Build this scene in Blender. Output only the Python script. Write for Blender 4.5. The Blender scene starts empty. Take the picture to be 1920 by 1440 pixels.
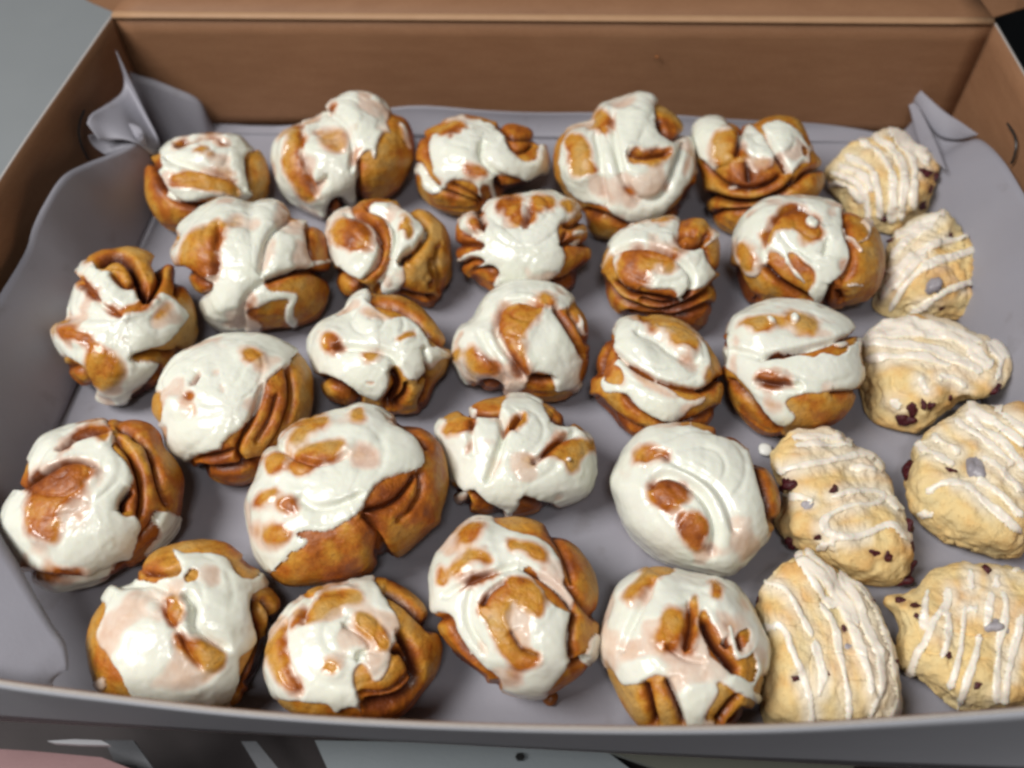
import bpy, math, random
import numpy as np
from mathutils import Matrix, Vector
random.seed(4); rng = np.random.default_rng(7)
scene = bpy.context.scene
COL = scene.collection
#@CAM
# ---------------- camera (pinhole fitted to the two vanishing points of the box)
CH = 0.42
def basis():
    c=np.array([960,720.]); a=np.array((1120,-1440.))-c; b=np.array((1015,2050.))-c
    f=math.sqrt(-(a@b)); fw=np.array([a[0],-a[1],-f]); fw/=np.linalg.norm(fw)
    up=-np.array([b[0],-b[1],-f]); up/=np.linalg.norm(up)
    return f,np.array([np.cross(fw,up),fw,up])
F,R = basis()
CP = np.array([0,0,CH])
cam = bpy.data.cameras.new("camera"); co = bpy.data.objects.new("camera",cam); COL.objects.link(co)
cam.sensor_width=36; cam.lens=F/1920*36; cam.clip_start=0.01; cam.clip_end=50
M=Matrix.Identity(4)
for i in range(3):
    for j in range(3): M[i][j]=R[i][j]
    M[i][3]=CP[i]
co.matrix_world=M; scene.camera=co
cam.dof.use_dof=True; cam.dof.focus_distance=0.44; cam.dof.aperture_fstop=5.6
scene.cycles.filter_width=2.8; scene.cycles.diffuse_bounces=3
scene.view_settings.view_transform='Standard'; scene.view_settings.look='None'
scene.view_settings.exposure=-0.08; scene.view_settings.gamma=1.0
# ---------------- light: dim room, one broad soft source up and to the front left
w=bpy.data.worlds.new("World"); scene.world=w; w.use_nodes=True
w.node_tree.nodes['Background'].inputs[0].default_value=(0.72,0.84,1.0,1); w.node_tree.nodes['Background'].inputs[1].default_value=0.026
def area(name,loc,target,size,power,color):
    l=bpy.data.lights.new(name,'AREA'); l.shape='RECTANGLE'; l.size=size[0]; l.size_y=size[1]; l.energy=power; l.color=color
    o=bpy.data.objects.new(name,l); COL.objects.link(o); o.location=loc
    o.rotation_euler=(Vector(target)-Vector(loc)).to_track_quat('-Z','Y').to_euler(); return o
area("window_light",(-1.15,-0.15,1.80),(0.02,0.36,0.0),(0.9,0.9),52.0,(1.0,0.985,0.955))
area("glint_lamp",(0.05,-0.45,1.35),(0.0,0.35,0.0),(0.26,0.16),5.0,(1.0,0.99,0.97))  # unseen lamp added to give small glints on the icing

def un_plane(p,n,d):
    r=R@np.array([p[0]-960,-(p[1]-720),-F]); t=(d-CP@n)/(r@n); return CP+r*t
def un(p,z=0.0): return un_plane(p,np.array([0,0,1.]),z)
def unx(p,x): return un_plane(p,np.array([1.,0,0]),x)
def uny(p,y): return un_plane(p,np.array([0,1.,0]),y)
def proj(X):
    v=(X-CP)@R; return np.stack([960+F*v[:,0]/-v[:,2],720-F*v[:,1]/-v[:,2]],1), -v[:,2]

# ---------------- numpy noise
def _h(i,j,k,s):
    n=(i*374761393+j*668265263+k*1274126177+s*974711)&0x7fffffff
    n=((n^(n>>13))*1274126177)&0x7fffffff; n=n^(n>>16)
    return (n&0xffff)/65535.0
def noise(p,s=0):
    i=np.floor(p).astype(np.int64); f=p-i; u=f*f*f*(f*(f*6-15)+10); r=0
    for a in (0,1):
        for b in (0,1):
            for c in (0,1):
                wt=(u[:,0] if a else 1-u[:,0])*(u[:,1] if b else 1-u[:,1])*(u[:,2] if c else 1-u[:,2])
                r=r+wt*_h(i[:,0]+a,i[:,1]+b,i[:,2]+c,s)
    return r*2-1
def fbm(p,s=0,o=3):
    return sum(noise(p*2**k,s+k)*0.5**k for k in range(o))
def sstep(a,b,x):
    t=np.clip((x-a)/(b-a),0,1); return t*t*(3-2*t)
# ---------------- 2D helpers
def chaikin(p,n=2,closed=True):
    p=np.array(p,float)
    for _ in range(n):
        q=np.roll(p,-1,0) if closed else p[1:]
        a=p if closed else p[:-1]
        m=np.empty((len(a)*2,2)); m[0::2]=a*.75+q*.25; m[1::2]=a*.25+q*.75
        if not closed: m=np.vstack([p[:1],m,p[-1:]])
        p=m
    return p
def segd(x,A,B,extra=False):
    best=np.full(len(x),1e9); tt=np.zeros(len(x)); n=len(A)
    for i in range(n):
        d=B[i]-A[i]; L=d@d+1e-9; r=x-A[i]; t=np.clip((r@d)/L,0,1)
        q=r-t[:,None]*d; dd=q[:,0]**2+q[:,1]**2; m=dd<best; best=np.where(m,dd,best)
        if extra: tt=np.where(m,(i+t)/n,tt)
    return (np.sqrt(best),tt) if extra else np.sqrt(best)
def sdf(x,poly):
    lo=poly.min(0)-40; hi=poly.max(0)+40
    out=np.full(len(x),-40.0); m=((x>lo)&(x<hi)).all(1)
    if not m.any(): return out
    y=x[m]; A=poly; B=np.roll(poly,-1,0); d=segd(y,A,B); ins=np.zeros(len(y),bool)
    for a,b in zip(A,B):
        c=(a[1]>y[:,1])!=(b[1]>y[:,1])
        xs=(b[0]-a[0])*(y[:,1]-a[1])/((b[1]-a[1]) or 1e-9)+a[0]
        ins^=c&(y[:,0]<xs)
    out[m]=np.where(ins,d,-d); return out
def toP(s,v): a=np.array(P(s)); return a/v[2]+np.array(v[:2])

# ---------------- materials
def mat(name): 
    m=bpy.data.materials.new(name); m.use_nodes=True; nt=m.node_tree; b=nt.nodes['Principled BSDF']; return m,nt,b
def N(nt,t,**k):
    n=nt.nodes.new(t)
    for a,v in k.items(): setattr(n,a,v)
    return n
def nz(nt,scale,detail=3,rough=.55,vec=None):
    n=N(nt,'ShaderNodeTexNoise'); n.inputs['Scale'].default_value=scale; n.inputs['Detail'].default_value=detail; n.inputs['Roughness'].default_value=rough
    if vec: nt.links.new(vec,n.inputs['Vector'])
    return n.outputs['Fac']
def ramp(nt,fac,stops):
    r=N(nt,'ShaderNodeValToRGB'); e=r.color_ramp.elements
    while len(e)>1: e.remove(e[-1])
    e[0].position=stops[0][0]; e[0].color=(*stops[0][1],1)
    for p,c in stops[1:]:
        x=e.new(p); x.color=(*c,1)
    nt.links.new(fac,r.inputs[0]); return r.outputs[0]
def mixc(nt,f,a,b,mode='MIX'):
    m=N(nt,'ShaderNodeMix',data_type='RGBA',blend_type=mode)
    for s,v in ((0,f),(6,a),(7,b)):
        if isinstance(v,(int,float)): m.inputs[s].default_value=v
        elif isinstance(v,tuple): m.inputs[s].default_value=(*v,1)
        else: nt.links.new(v,m.inputs[s])
    return m.outputs[2]
def mth(nt,op,a,b=0.0,clamp=False):
    m=N(nt,'ShaderNodeMath',operation=op,use_clamp=clamp)
    for i,v in enumerate((a,b)):
        if isinstance(v,(int,float)): m.inputs[i].default_value=v
        else: nt.links.new(v,m.inputs[i])
    return m.outputs[0]
def attr(nt,n): a=N(nt,'ShaderNodeAttribute'); a.attribute_name=n; return a.outputs['Fac']
def bump(nt,b,h,strength=.3,dist=.001):
    n=N(nt,'ShaderNodeBump'); n.inputs['Strength'].default_value=strength; n.inputs['Distance'].default_value=dist
    nt.links.new(h,n.inputs['Height']); nt.links.new(n.outputs[0],b.inputs['Normal'])
def objco(nt): return N(nt,'ShaderNodeTexCoord').outputs['Object']
def dough_color(nt,vec):
    n1=nz(nt,38,3,.6,vec); n2=nz(nt,170,3,.6,vec)
    n3=nz(nt,75,4,.65,vec)
    bk=mth(nt,'ADD',attr(nt,'bake'),mth(nt,'ADD',mth(nt,'MULTIPLY',mth(nt,'SUBTRACT',n1,.5),1.2),mth(nt,'MULTIPLY',mth(nt,'SUBTRACT',n3,.5),.7)),True)
    c=ramp(nt,bk,[(0,(.60,.37,.11)),(.25,(.60,.28,.034)),(.48,(.45,.128,.012)),(.72,(.22,.047,.008)),(1,(.085,.018,.005))])
    sp=N(nt,'ShaderNodeMapRange'); nt.links.new(nz(nt,420,3,.7,vec),sp.inputs[0]); sp.inputs[1].default_value=.50; sp.inputs[2].default_value=.75
    c=mixc(nt,mth(nt,'MULTIPLY',n2,.30),c,(.32,.10,.015)); c=mixc(nt,mth(nt,'MULTIPLY',sp.outputs[0],.45),c,(.16,.045,.010))
    return mixc(nt,attr(nt,'fill'),c,(.075,.018,.008))
def make_dough():
    m,nt,b=mat('bun_dough'); v=objco(nt)
    nt.links.new(dough_color(nt,v),b.inputs['Base Color'])
    nt.links.new(mth(nt,'SUBTRACT',.46,mth(nt,'MULTIPLY',attr(nt,'fill'),.2)),b.inputs['Roughness'])
    b.inputs['Specular IOR Level'].default_value=.35
    b.inputs['Coat Weight'].default_value=.15; b.inputs['Coat Roughness'].default_value=.22
    bump(nt,b,mth(nt,'ADD',nz(nt,260,4,.6,v),mth(nt,'MULTIPLY',nz(nt,900,2,.5,v),.4)),.6,.0014)
    return m
def make_icing():
    m,nt,b=mat('bun_icing'); v=objco(nt)
    lv=mth(nt,'ADD',attr(nt,'level'),mth(nt,'MULTIPLY',mth(nt,'SUBTRACT',nz(nt,90,4,.6,v),.5),.45))
    op=N(nt,'ShaderNodeMapRange',interpolation_type='SMOOTHSTEP'); nt.links.new(lv,op.inputs[0]); op.inputs[1].default_value=.10; op.inputs[2].default_value=.55
    white=mixc(nt,nz(nt,60,3,.5,v),(.78,.80,.67),(.81,.80,.73))
    op2=N(nt,'ShaderNodeMapRange',interpolation_type='SMOOTHSTEP'); nt.links.new(lv,op2.inputs[0]); op2.inputs[1].default_value=.42; op2.inputs[2].default_value=.82
    c=mixc(nt,mth(nt,'MULTIPLY',op.outputs[0],.93),dough_color(nt,v),(.78,.62,.51))
    nt.links.new(mixc(nt,op2.outputs[0],c,white),b.inputs['Base Color'])
    b.inputs['Roughness'].default_value=.20; b.inputs['Specular IOR Level'].default_value=.55
    b.inputs['Subsurface Weight'].default_value=.25; b.inputs['Subsurface Scale'].default_value=.004; b.inputs['Subsurface Radius'].default_value=(1,.8,.55)
    bump(nt,b,mth(nt,'ADD',nz(nt,85,2,.5,v),mth(nt,'MULTIPLY',nz(nt,300,2,.5,v),.10)),.30,.0020)
    return m
def make_scone():
    m,nt,b=mat('scone_dough'); v=objco(nt)
    bk=mth(nt,'ADD',attr(nt,'bake'),mth(nt,'MULTIPLY',mth(nt,'SUBTRACT',nz(nt,70,4,.65,v),.5),1.2),True)
    c=ramp(nt,bk,[(0,(.80,.65,.35)),(.35,(.86,.63,.29)),(.65,(.78,.46,.16)),(1,(.56,.25,.06))])
    sp=N(nt,'ShaderNodeMapRange'); nt.links.new(nz(nt,520,2,.6,v),sp.inputs[0]); sp.inputs[1].default_value=.64; sp.inputs[2].default_value=.72
    c=mixc(nt,mth(nt,'MULTIPLY',sp.outputs[0],.35),c,(.36,.20,.08))
    c=mixc(nt,attr(nt,'fill'),c,(.16,.035,.03))
    c=mixc(nt,mth(nt,'MULTIPLY',attr(nt,'film'),.72),c,(.90,.83,.70))
    nt.links.new(c,b.inputs['Base Color']); nt.links.new(mth(nt,'SUBTRACT',.72,mth(nt,'MULTIPLY',attr(nt,'film'),.35)),b.inputs['Roughness']); b.inputs['Specular IOR Level'].default_value=.3
    bump(nt,b,mth(nt,'ADD',nz(nt,520,5,.7,v),mth(nt,'MULTIPLY',nz(nt,160,3,.6,v),.5)),.75,.0015)
    return m
def make_glaze():
    m,nt,b=mat('scone_glaze'); v=objco(nt)
    op=N(nt,'ShaderNodeMapRange'); nt.links.new(mth(nt,'ADD',attr(nt,'level'),mth(nt,'MULTIPLY',mth(nt,'SUBTRACT',nz(nt,160,3,.6,v),.5),.7)),op.inputs[0]); op.inputs[1].default_value=-.25; op.inputs[2].default_value=.7
    nt.links.new(mixc(nt,op.outputs[0],(.88,.70,.40),(.89,.81,.70)),b.inputs['Base Color'])
    b.inputs['Roughness'].default_value=.3; b.inputs['Subsurface Weight'].default_value=.2; b.inputs['Subsurface Scale'].default_value=.003
    bump(nt,b,nz(nt,260,3,.6,v),.4,.0012); return m
def simple(name,c1,c2,scale,rough=.6,bs=.2,bd=.0008,bscale=400,spec=.4,sub=0):
    m,nt,b=mat(name); v=objco(nt)
    nt.links.new(mixc(nt,nz(nt,scale,5,.6,v),c1,c2),b.inputs['Base Color']); b.inputs['Roughness'].default_value=rough
    b.inputs['Specular IOR Level'].default_value=spec; bump(nt,b,nz(nt,bscale,4,.6,v),bs,bd); return m
M_DOUGH=make_dough(); M_ICE=make_icing(); M_SC=make_scone(); M_GL=make_glaze()
M_BERRY=simple('dried_berry',(.10,.010,.014),(.03,.006,.010),300,.35,.6,.002,500)
M_BERRYG=simple('glazed_berry',(.55,.52,.54),(.13,.11,.14),120,.25,.5,.0015,300)
def make_kraft():
    m,nt,b=mat('kraft_board'); v=objco(nt)
    mp=N(nt,'ShaderNodeMapping'); mp.inputs['Scale'].default_value=(1,1,5); nt.links.new(v,mp.inputs[0])
    c=mixc(nt,nz(nt,28,5,.7,mp.outputs[0]),(.33,.172,.092),(.21,.098,.048))
    f=N(nt,'ShaderNodeMapRange'); nt.links.new(nz(nt,700,3,.6,v),f.inputs[0]); f.inputs[1].default_value=.35; f.inputs[2].default_value=.75
    c=mixc(nt,mth(nt,'MULTIPLY',f.outputs[0],.35),c,(.17,.082,.036))
    nt.links.new(c,b.inputs['Base Color']); b.inputs['Roughness'].default_value=.62; b.inputs['Specular IOR Level'].default_value=.3
    bump(nt,b,nz(nt,600,4,.6,v),.25,.0006); return m
M_KRAFT=make_kraft()
M_OUT=simple('grey_board_face',(.52,.53,.58),(.46,.47,.51),14,.55,.15,.0005,300)
M_EDGE=simple('board_edge',(.44,.40,.37),(.36,.32,.29),300,.8)
def make_paper():
    m,nt,b=mat('parchment'); v=objco(nt)
    c=mixc(nt,nz(nt,9,4,.6,v),(.325,.318,.36),(.27,.263,.30))
    g=N(nt,'ShaderNodeMapRange'); nt.links.new(nz(nt,34,4,.6,v),g.inputs[0]); g.inputs[1].default_value=.60; g.inputs[2].default_value=.68
    c=mixc(nt,mth(nt,'MULTIPLY',g.outputs[0],.35),c,(.21,.195,.20))
    nt.links.new(c,b.inputs['Base Color']); b.inputs['Roughness'].default_value=.48; b.inputs['Specular IOR Level'].default_value=.35
    b.inputs['Subsurface Weight'].default_value=0
    bump(nt,b,mth(nt,'ADD',nz(nt,12,3,.5,v),mth(nt,'MULTIPLY',nz(nt,500,3,.6,v),.05)),.35,.006); return m
M_PAPER=make_paper()
M_TABLE=simple('grey_tabletop',(.27,.285,.295),(.21,.225,.235),5,.5,.2,.001,60)
M_BLACK=simple('black_plastic',(.012,.012,.012),(.02,.02,.02),30,.35)
M_DARK=simple('dark_floor',(.028,.022,.024),(.05,.04,.04),9,.7)
M_PINK=simple('pink_board',(.30,.17,.17),(.20,.11,.115),20,.6)
M_STEEL=simple('brushed_steel',(.16,.165,.18),(.12,.125,.135),12,.4)
M_PLATE=simple('greenish_plate',(.17,.175,.145),(.12,.12,.10),10,.35)
M_WHITE=simple('reflection_white',(.50,.50,.53),(.42,.42,.44),20,.25)
M_SHEET=simple('blue_grey_sheet',(.27,.30,.32),(.21,.235,.25),14,.5)
M_CARAMEL=simple('caramel_crumb',(.33,.12,.025),(.20,.06,.015),200,.4)

# ---------------- mesh helpers
def mesh_obj(name,verts,faces,m,parent=None,origin=None,attrs=None,smooth=True,label=None,cat=None,group=None,kind=None):
    me=bpy.data.meshes.new(name); verts=np.asarray(verts,float)
    if origin is not None: verts=verts-np.asarray(origin)
    faces=np.asarray(faces) if not isinstance(faces,list) else faces
    if isinstance(faces,np.ndarray):
        nf,k=faces.shape
        me.vertices.add(len(verts)); me.vertices.foreach_set('co',verts.ravel())
        me.loops.add(nf*k); me.loops.foreach_set('vertex_index',faces.ravel().astype(np.int32))
        me.polygons.add(nf); me.polygons.foreach_set('loop_start',np.arange(0,nf*k,k,dtype=np.int32))
        me.update(calc_edges=True)
    else: me.from_pydata([tuple(v) for v in verts],[],faces)
    if smooth: me.polygons.foreach_set('use_smooth',np.ones(len(me.polygons),bool))
    for a,val in (attrs or {}).items():
        at=me.attributes.new(a,'FLOAT','POINT'); at.data.foreach_set('value',np.asarray(val,np.float32))
    me.materials.append(m); me.update()
    o=bpy.data.objects.new(name,me); COL.objects.link(o)
    if parent is not None: o.parent=parent
    elif origin is not None: o.location=origin
    if label: o['label']=label
    if cat: o['category']=cat
    if group: o['group']=group
    if kind: o['kind']=kind
    return o
def empty(name,loc,label,cat,group=None):
    o=bpy.data.objects.new(name,None); o.empty_display_size=.02; COL.objects.link(o); o.location=loc
    o['label']=label; o['category']=cat
    if group: o['group']=group
    return o

# ---------------- inflated body whose outline, seen along the ray to its centre, follows the traced one
NF,NB,NS=84,18,220
def grid_faces(nr,ns):
    i=np.arange(nr-1)[:,None]; j=np.arange(ns)[None]; a=i*ns+j; b=i*ns+(j+1)%ns
    return np.stack([a,a+ns,b+ns,b],-1).reshape(-1,4)
GF=grid_faces(NF+NB,NS)
TH=np.concatenate([np.linspace(.004,math.radians(97),NF),np.linspace(math.radians(102),math.pi-.01,NB)])
PHI=np.linspace(0,2*math.pi,NS,endpoint=False)
def normals(V):
    G=V.reshape(NF+NB,NS,3); du=np.gradient(G,axis=0); dv=(np.roll(G,-1,1)-np.roll(G,1,1))
    n=np.cross(du,dv).reshape(-1,3); l=np.linalg.norm(n,axis=1,keepdims=True); n/=np.maximum(l,1e-12)
    for k in range(2): n[k*NS:(k+1)*NS]=n[2*NS:3*NS].mean(0)/np.linalg.norm(n[2*NS:3*NS].mean(0))
    return n
def body(out,h=.027,flat=2.4,side=3.2,taper=.16,grow=1.0):
    poly=chaikin(out,1); lo,hi=poly.min(0),poly.max(0); c=(lo+hi)/2
    # silhouette radius per angle
    T=np.zeros(NS)
    for k,ph in enumerate(PHI):
        d=np.array([math.cos(ph),-math.sin(ph)]); A=poly-c; B=np.roll(poly,-1,0)-c; e=B-A
        den=d[0]*e[:,1]-d[1]*e[:,0]; den=np.where(abs(den)<1e-9,1e-9,den)
        t=(A[:,0]*e[:,1]-A[:,1]*e[:,0])/den; u=(A[:,0]*d[1]-A[:,1]*d[0])/den
        ok=(u>=-1e-6)&(u<=1+1e-6)&(t>0); T[k]=t[ok].max() if ok.any() else np.nan
    T=np.where(np.isnan(T),np.nanmean(T),T)*grow
    T=(np.roll(T,1)+2*T+np.roll(T,-1))/4
    sc=1.0; zc=h; lift=0
    for it in range(4):
        C=un(c,zc); view=CP-C; D=np.linalg.norm(view); ax=view/D
        cu=R[:,1]; rt=np.cross(cu,ax); rt/=np.linalg.norm(rt); upv=np.cross(ax,rt)
        # right/up so that angles match the picture (small tilt ignored)
        st,ct=np.sin(TH)[:,None],np.cos(TH)[:,None]
        d=(st*np.cos(PHI))[...,None]*rt+(st*np.sin(PHI))[...,None]*upv+(ct+0*PHI)[...,None]*ax
        d=d.reshape(-1,3); rho=np.hypot(d[:,0],d[:,1]); zz=d[:,2]
        a=.038; n=np.where(zz>0,flat,side); A_=a*np.where(zz>0,1,1-taper*np.clip(-zz,0,1))
        r=((rho/A_)**n+(abs(zz)/h)**n)**(-1/n)*sc
        V=C+d*r[:,None]
        p,_=proj(V); S0=np.hypot(*(p-c).T).reshape(NF+NB,NS).max(0)
        q=T/S0; m=np.exp(np.log(q).mean())
        if it<3: sc*=m; zc=h*sc
    for it in range(3):
        L=V-C; al=L@ax; lat=L-al[:,None]*ax
        p,_=proj(V); S0=np.hypot(*(p-c).T).reshape(NF+NB,NS).max(0); q=T/S0
        V=C+al[:,None]*ax+lat*np.tile(q,NF+NB)[:,None]
        zmin=np.sort(V[:,2])[:60].mean()
        if it==0:
            # slide along the sight line so that it stands on the paper
            k=(zmin-0.001)/ (ax[2]) if zmin>0.001 else 0
            V=V-ax*k; C=C-ax*k
        V[:,2]=np.where(V[:,2]<.004,.002+.002*np.exp((V[:,2]-.004)/.002),V[:,2])
    return V,C,ax,c,T
def patt(V,c,T):
    """picture position of each vertex; near and just past the rim it is held a little inside so patches wrap round the edge"""
    p,dep=proj(V); rel=p-c; rr=np.hypot(*rel.T)+1e-9
    Tt=np.tile(T,NF+NB); th=np.repeat(TH,NS)
    # ring beyond which the surface has passed its silhouette
    G=rr.reshape(NF+NB,NS); km=G.argmax(0); idx=np.arange(NF+NB)[:,None]
    past=(idx>km[None]).reshape(-1); steps=(idx-km[None]).reshape(-1)
    lim=.955*Tt; rn=np.where(past|(rr>lim),lim,rr)
    q=c+rel*(rn/rr)[:,None]
    back=np.clip(steps/7.0,0,4)
    return q,back,dep
def folds(q,crs,v,base_amp=9,base_w=34):
    n=len(q); dmin=np.full(n,200.0); cut=np.zeros(n); soft=np.zeros(n); fill=np.zeros(n)
    for (w_,d_,f_,s_) in crs:
        L=chaikin(toP(s_,v),2,False); d,t=segd(q,L[:-1],L[1:],True)
        end=np.clip(np.minimum(t,1-t)*7,0,1)**.6; end=.25+.75*end
        w2=w_*.62*(.5+.5*end)
        g=np.exp(-(d/w2)**2)*end
        cut=np.maximum(cut,d_*g*1.12); soft=np.maximum(soft,d_*.95*np.exp(-(d/(w_*1.25))**2)*end)
        fill=np.maximum(fill,f_*np.exp(-(d/(w2*.95))**2)*end)
        dmin=np.minimum(dmin,d/end)
    puff=base_amp*(np.sqrt(np.clip(1-(1-np.clip(dmin/base_w,0,1))**2,0,1))-1)
    return puff,cut,soft,fill,dmin
def build_bun(k,D):
    v=D['v']; out=toP(D['out'],v); h=D.get('h',.0265)
    V,C,ax,c,T=body(out,h=h,grow=.988)
    q,back,dep=patt(V,c,T); px=np.linalg.norm(C-CP)/F; nrm=normals(V)
    if ((V-C)*nrm).sum(1).mean()<0: nrm=-nrm
    th=np.repeat(TH,NS)
    low=noise(V*42,k)*3.6+noise(V*95,k+9)*1.7+fbm(V*230,k+20,3)*.8
    puff,cut,soft,fill,dmin=folds(q,D['cr'],v)
    fade=np.clip(1-back/2.5,0,1)
    zfac=sstep(.001,.012,V[:,2])
    # faint wound coil under everything: a turn every 11 mm round the bun's own axis
    rx,ry=V[:,0]-C[0],V[:,1]-C[1]; rr_=np.hypot(rx,ry)*(1+.18*noise(V*35,k+400)); ph_=rr_/.0112-np.arctan2(ry,rx)/(2*math.pi)*(1 if k%2 else -1)+k*.37
    fr=abs((ph_%1)-.5); cg=np.exp(-((.5-fr)*37/4.6)**2)*sstep(.034,.024,rr_)*sstep(-.45,.15,noise(V*28,k+410))*sstep(6,26,dmin)*sstep(.02,.034,V[:,2])
    cut=np.maximum(cut,cg*2.2); soft=np.maximum(soft,cg*2.2); fill=np.maximum(fill,cg*.15)
    bulge=np.zeros(len(q))
    for sf,s in D.get('bare',[]):
        if sf>=5:
            b=sdf(q,chaikin(toP(s,v),2)); bulge=np.maximum(bulge,min(sf,9)*.6*sstep(-30,16,b))
    low=low+bulge
    offd=(low+puff-cut)*(.15+.85*fade); 
    offs=(low-.1*(low-bulge)+puff*.75-soft)*(.15+.85*fade)
    # side layers of a rolled bun low down
    lay=np.sin((V[:,2]*150+noise(V*30,k+3)*1.5+np.arctan2(V[:,1]-C[1],V[:,0]-C[0])*.5)*2*math.pi*.9)
    layer=sstep(.030,.012,V[:,2])*np.clip(lay,-.2,1)*2.0
    offd=offd+layer*zfac
    Vd=V+nrm*(offd*px*zfac)[:,None]; 
    bake=.36+.20*noise(V*33,k+50)+.16*sstep(18,2,dmin)*1.0-.10*sstep(10,34,dmin)+rng.uniform(-.07,.07)
    bake+= .14*sstep(.022,.006,V[:,2])  # lower sides darkened: underside shade put into the dough colour
    # dark rims along folds that carry filling
    bake=np.clip(bake+.2*fill,0,1); fillc=np.clip(fill*1.6-.10,0,1)
    # ---- icing
    ragged=noise(np.c_[q/16,np.full(len(q),k*3.)],5)*1.6+noise(np.c_[q/6,np.full(len(q),k*3.)],6)*.9
    sd=np.full(len(q),-40.0); lvl=np.ones(len(q))
    for L,s in D['ice']:
        s1=sdf(q,chaikin(toP(s,v),2)); lvl=np.where(s1>sd,L,lvl); sd=np.maximum(sd,s1)
    sd=sd+ragged
    qw=q+np.stack([noise(V*75,k+60),noise(V*75,k+61)],1)*7+np.stack([noise(V*190,k+62),noise(V*190,k+63)],1)*3.5
    keep=np.ones(len(q)); rag2=noise(V*170,k+77)+.6*noise(V*380,k+78)
    for sf,s in D.get('bare',[]):
        b=sdf(qw,chaikin(toP(s,v),2))+ragged*.8; keep*=1-(sstep(-sf*2.6-4,sf*1.0,b+rag2*sf*.5-1) if sf>3 else sstep(-2.5,1.5,b))
    th_=np.ones(len(q))
    for st_,sf,s in D.get('thin',[]):
        b=sdf(q,chaikin(toP(s,v),2)); th_*=1-st_*sstep(-sf,sf*.8,b)
    mott=noise(V*58,k+90)+.5*noise(V*120,k+91)
    lvl=lvl*keep*th_*(1-.5*sstep(.15,.75,mott))*(1-.62*sstep(3.0,9.0,offs+bulge*.3))
    prof=np.sqrt(np.clip(1-(1-np.clip(sd/10,0,1))**2,0,1))
    t=5.4*prof*(.06+.94*np.clip(lvl*1.1,0,1))+1.1*noise(V*75,k+70)*prof*lvl
    for L,s in D.get('blob',[]):
        b=sdf(q,chaikin(toP(s,v),2))+ragged*.3; pb=np.sqrt(np.clip(1-(1-np.clip(b/8,0,1))**2,0,1))
        t=np.maximum(t*(1-pb)+pb*9*L,t*keep); lvl=np.maximum(lvl,pb*L); keep=np.maximum(keep,sstep(-1,1.5,b)); sd=np.maximum(sd,b)
    for w_,s in D.get('rope',[]):
        L=chaikin(toP(s,v),2,False); d=segd(q,L[:-1],L[1:])+ragged*.4; pb=np.sqrt(np.clip(1-(d/w_)**2,0,1))
        t=np.maximum(t,pb*5); lvl=np.maximum(lvl,pb*.85); keep=np.maximum(keep,sstep(w_+1.5,w_-1,d)); sd=np.maximum(sd,(w_-d))
    softk=np.ones(len(q))
    for sf,s in D.get('bare',[]):
        if sf>=4: softk*=1-sstep(-sf*2.2-2,sf*.5,sdf(q,chaikin(toP(s,v),2)))
    em=5.6*prof*(1-softk)*fade; offd=offd+em; Vd=V+nrm*(offd*px*zfac)[:,None]
    o=empty('cinnamon_bun',(C[0],C[1],0),D['label'],'cinnamon bun','iced cinnamon buns in the box')
    org=(C[0],C[1],0)
    Vd[:,2]=np.maximum(Vd[:,2],.0018)
    mesh_obj('dough',Vd,GF,M_DOUGH,o,org,dict(fill=fillc,bake=bake))
    edge=sstep(0,6.5,sd); lvl=lvl*(.45+.55*edge)*fade
    sd2=np.minimum(sd,(keep-.10)*12)
    sd2=np.minimum(sd2,(2.2-back)*4)
    on=sd2>-1.2
    base=np.maximum(offs,offd-1.2*0)
    offi=np.where(sd2>0, base+t*sstep(-.2,2.2,sd2)+.25, base+sd2*1.1)
    Vi=V+nrm*(offi*px*zfac)[:,None]
    fm=on[GF].all(1)
    idx=np.unique(GF[fm]); mp=-np.ones(len(V),int); mp[idx]=np.arange(len(idx))
    if len(idx): mesh_obj('icing',Vi[idx],mp[GF[fm]],M_ICE,o,org,dict(fill=fillc[idx],bake=bake[idx],level=lvl[idx]))
    return o
def berry(parent,pos,r,seed,m,nrm,org):
    n=12; us=np.linspace(.0,math.pi,n); vs=np.linspace(0,2*math.pi,16,endpoint=False)
    U,W=np.meshgrid(us,vs,indexing='ij'); d=np.stack([np.sin(U)*np.cos(W),np.sin(U)*np.sin(W),np.cos(U)],-1).reshape(-1,3)
    rr=r*1.15*(1+.38*np.sin(d@np.array([2.1,1.3,-1.7])+seed*1.7)*np.cos(d@np.array([-1.2,2.6,1.1])+seed)+.10*np.sin(d@np.array([6.,-5,4])+seed*3)); e=np.array([1.25,.85,.8]); e=np.roll(e,seed%3)
    V=d*rr[:,None]*e+pos
    mesh_obj('berry',V,grid_faces(n,16),m,parent,org)
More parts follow.
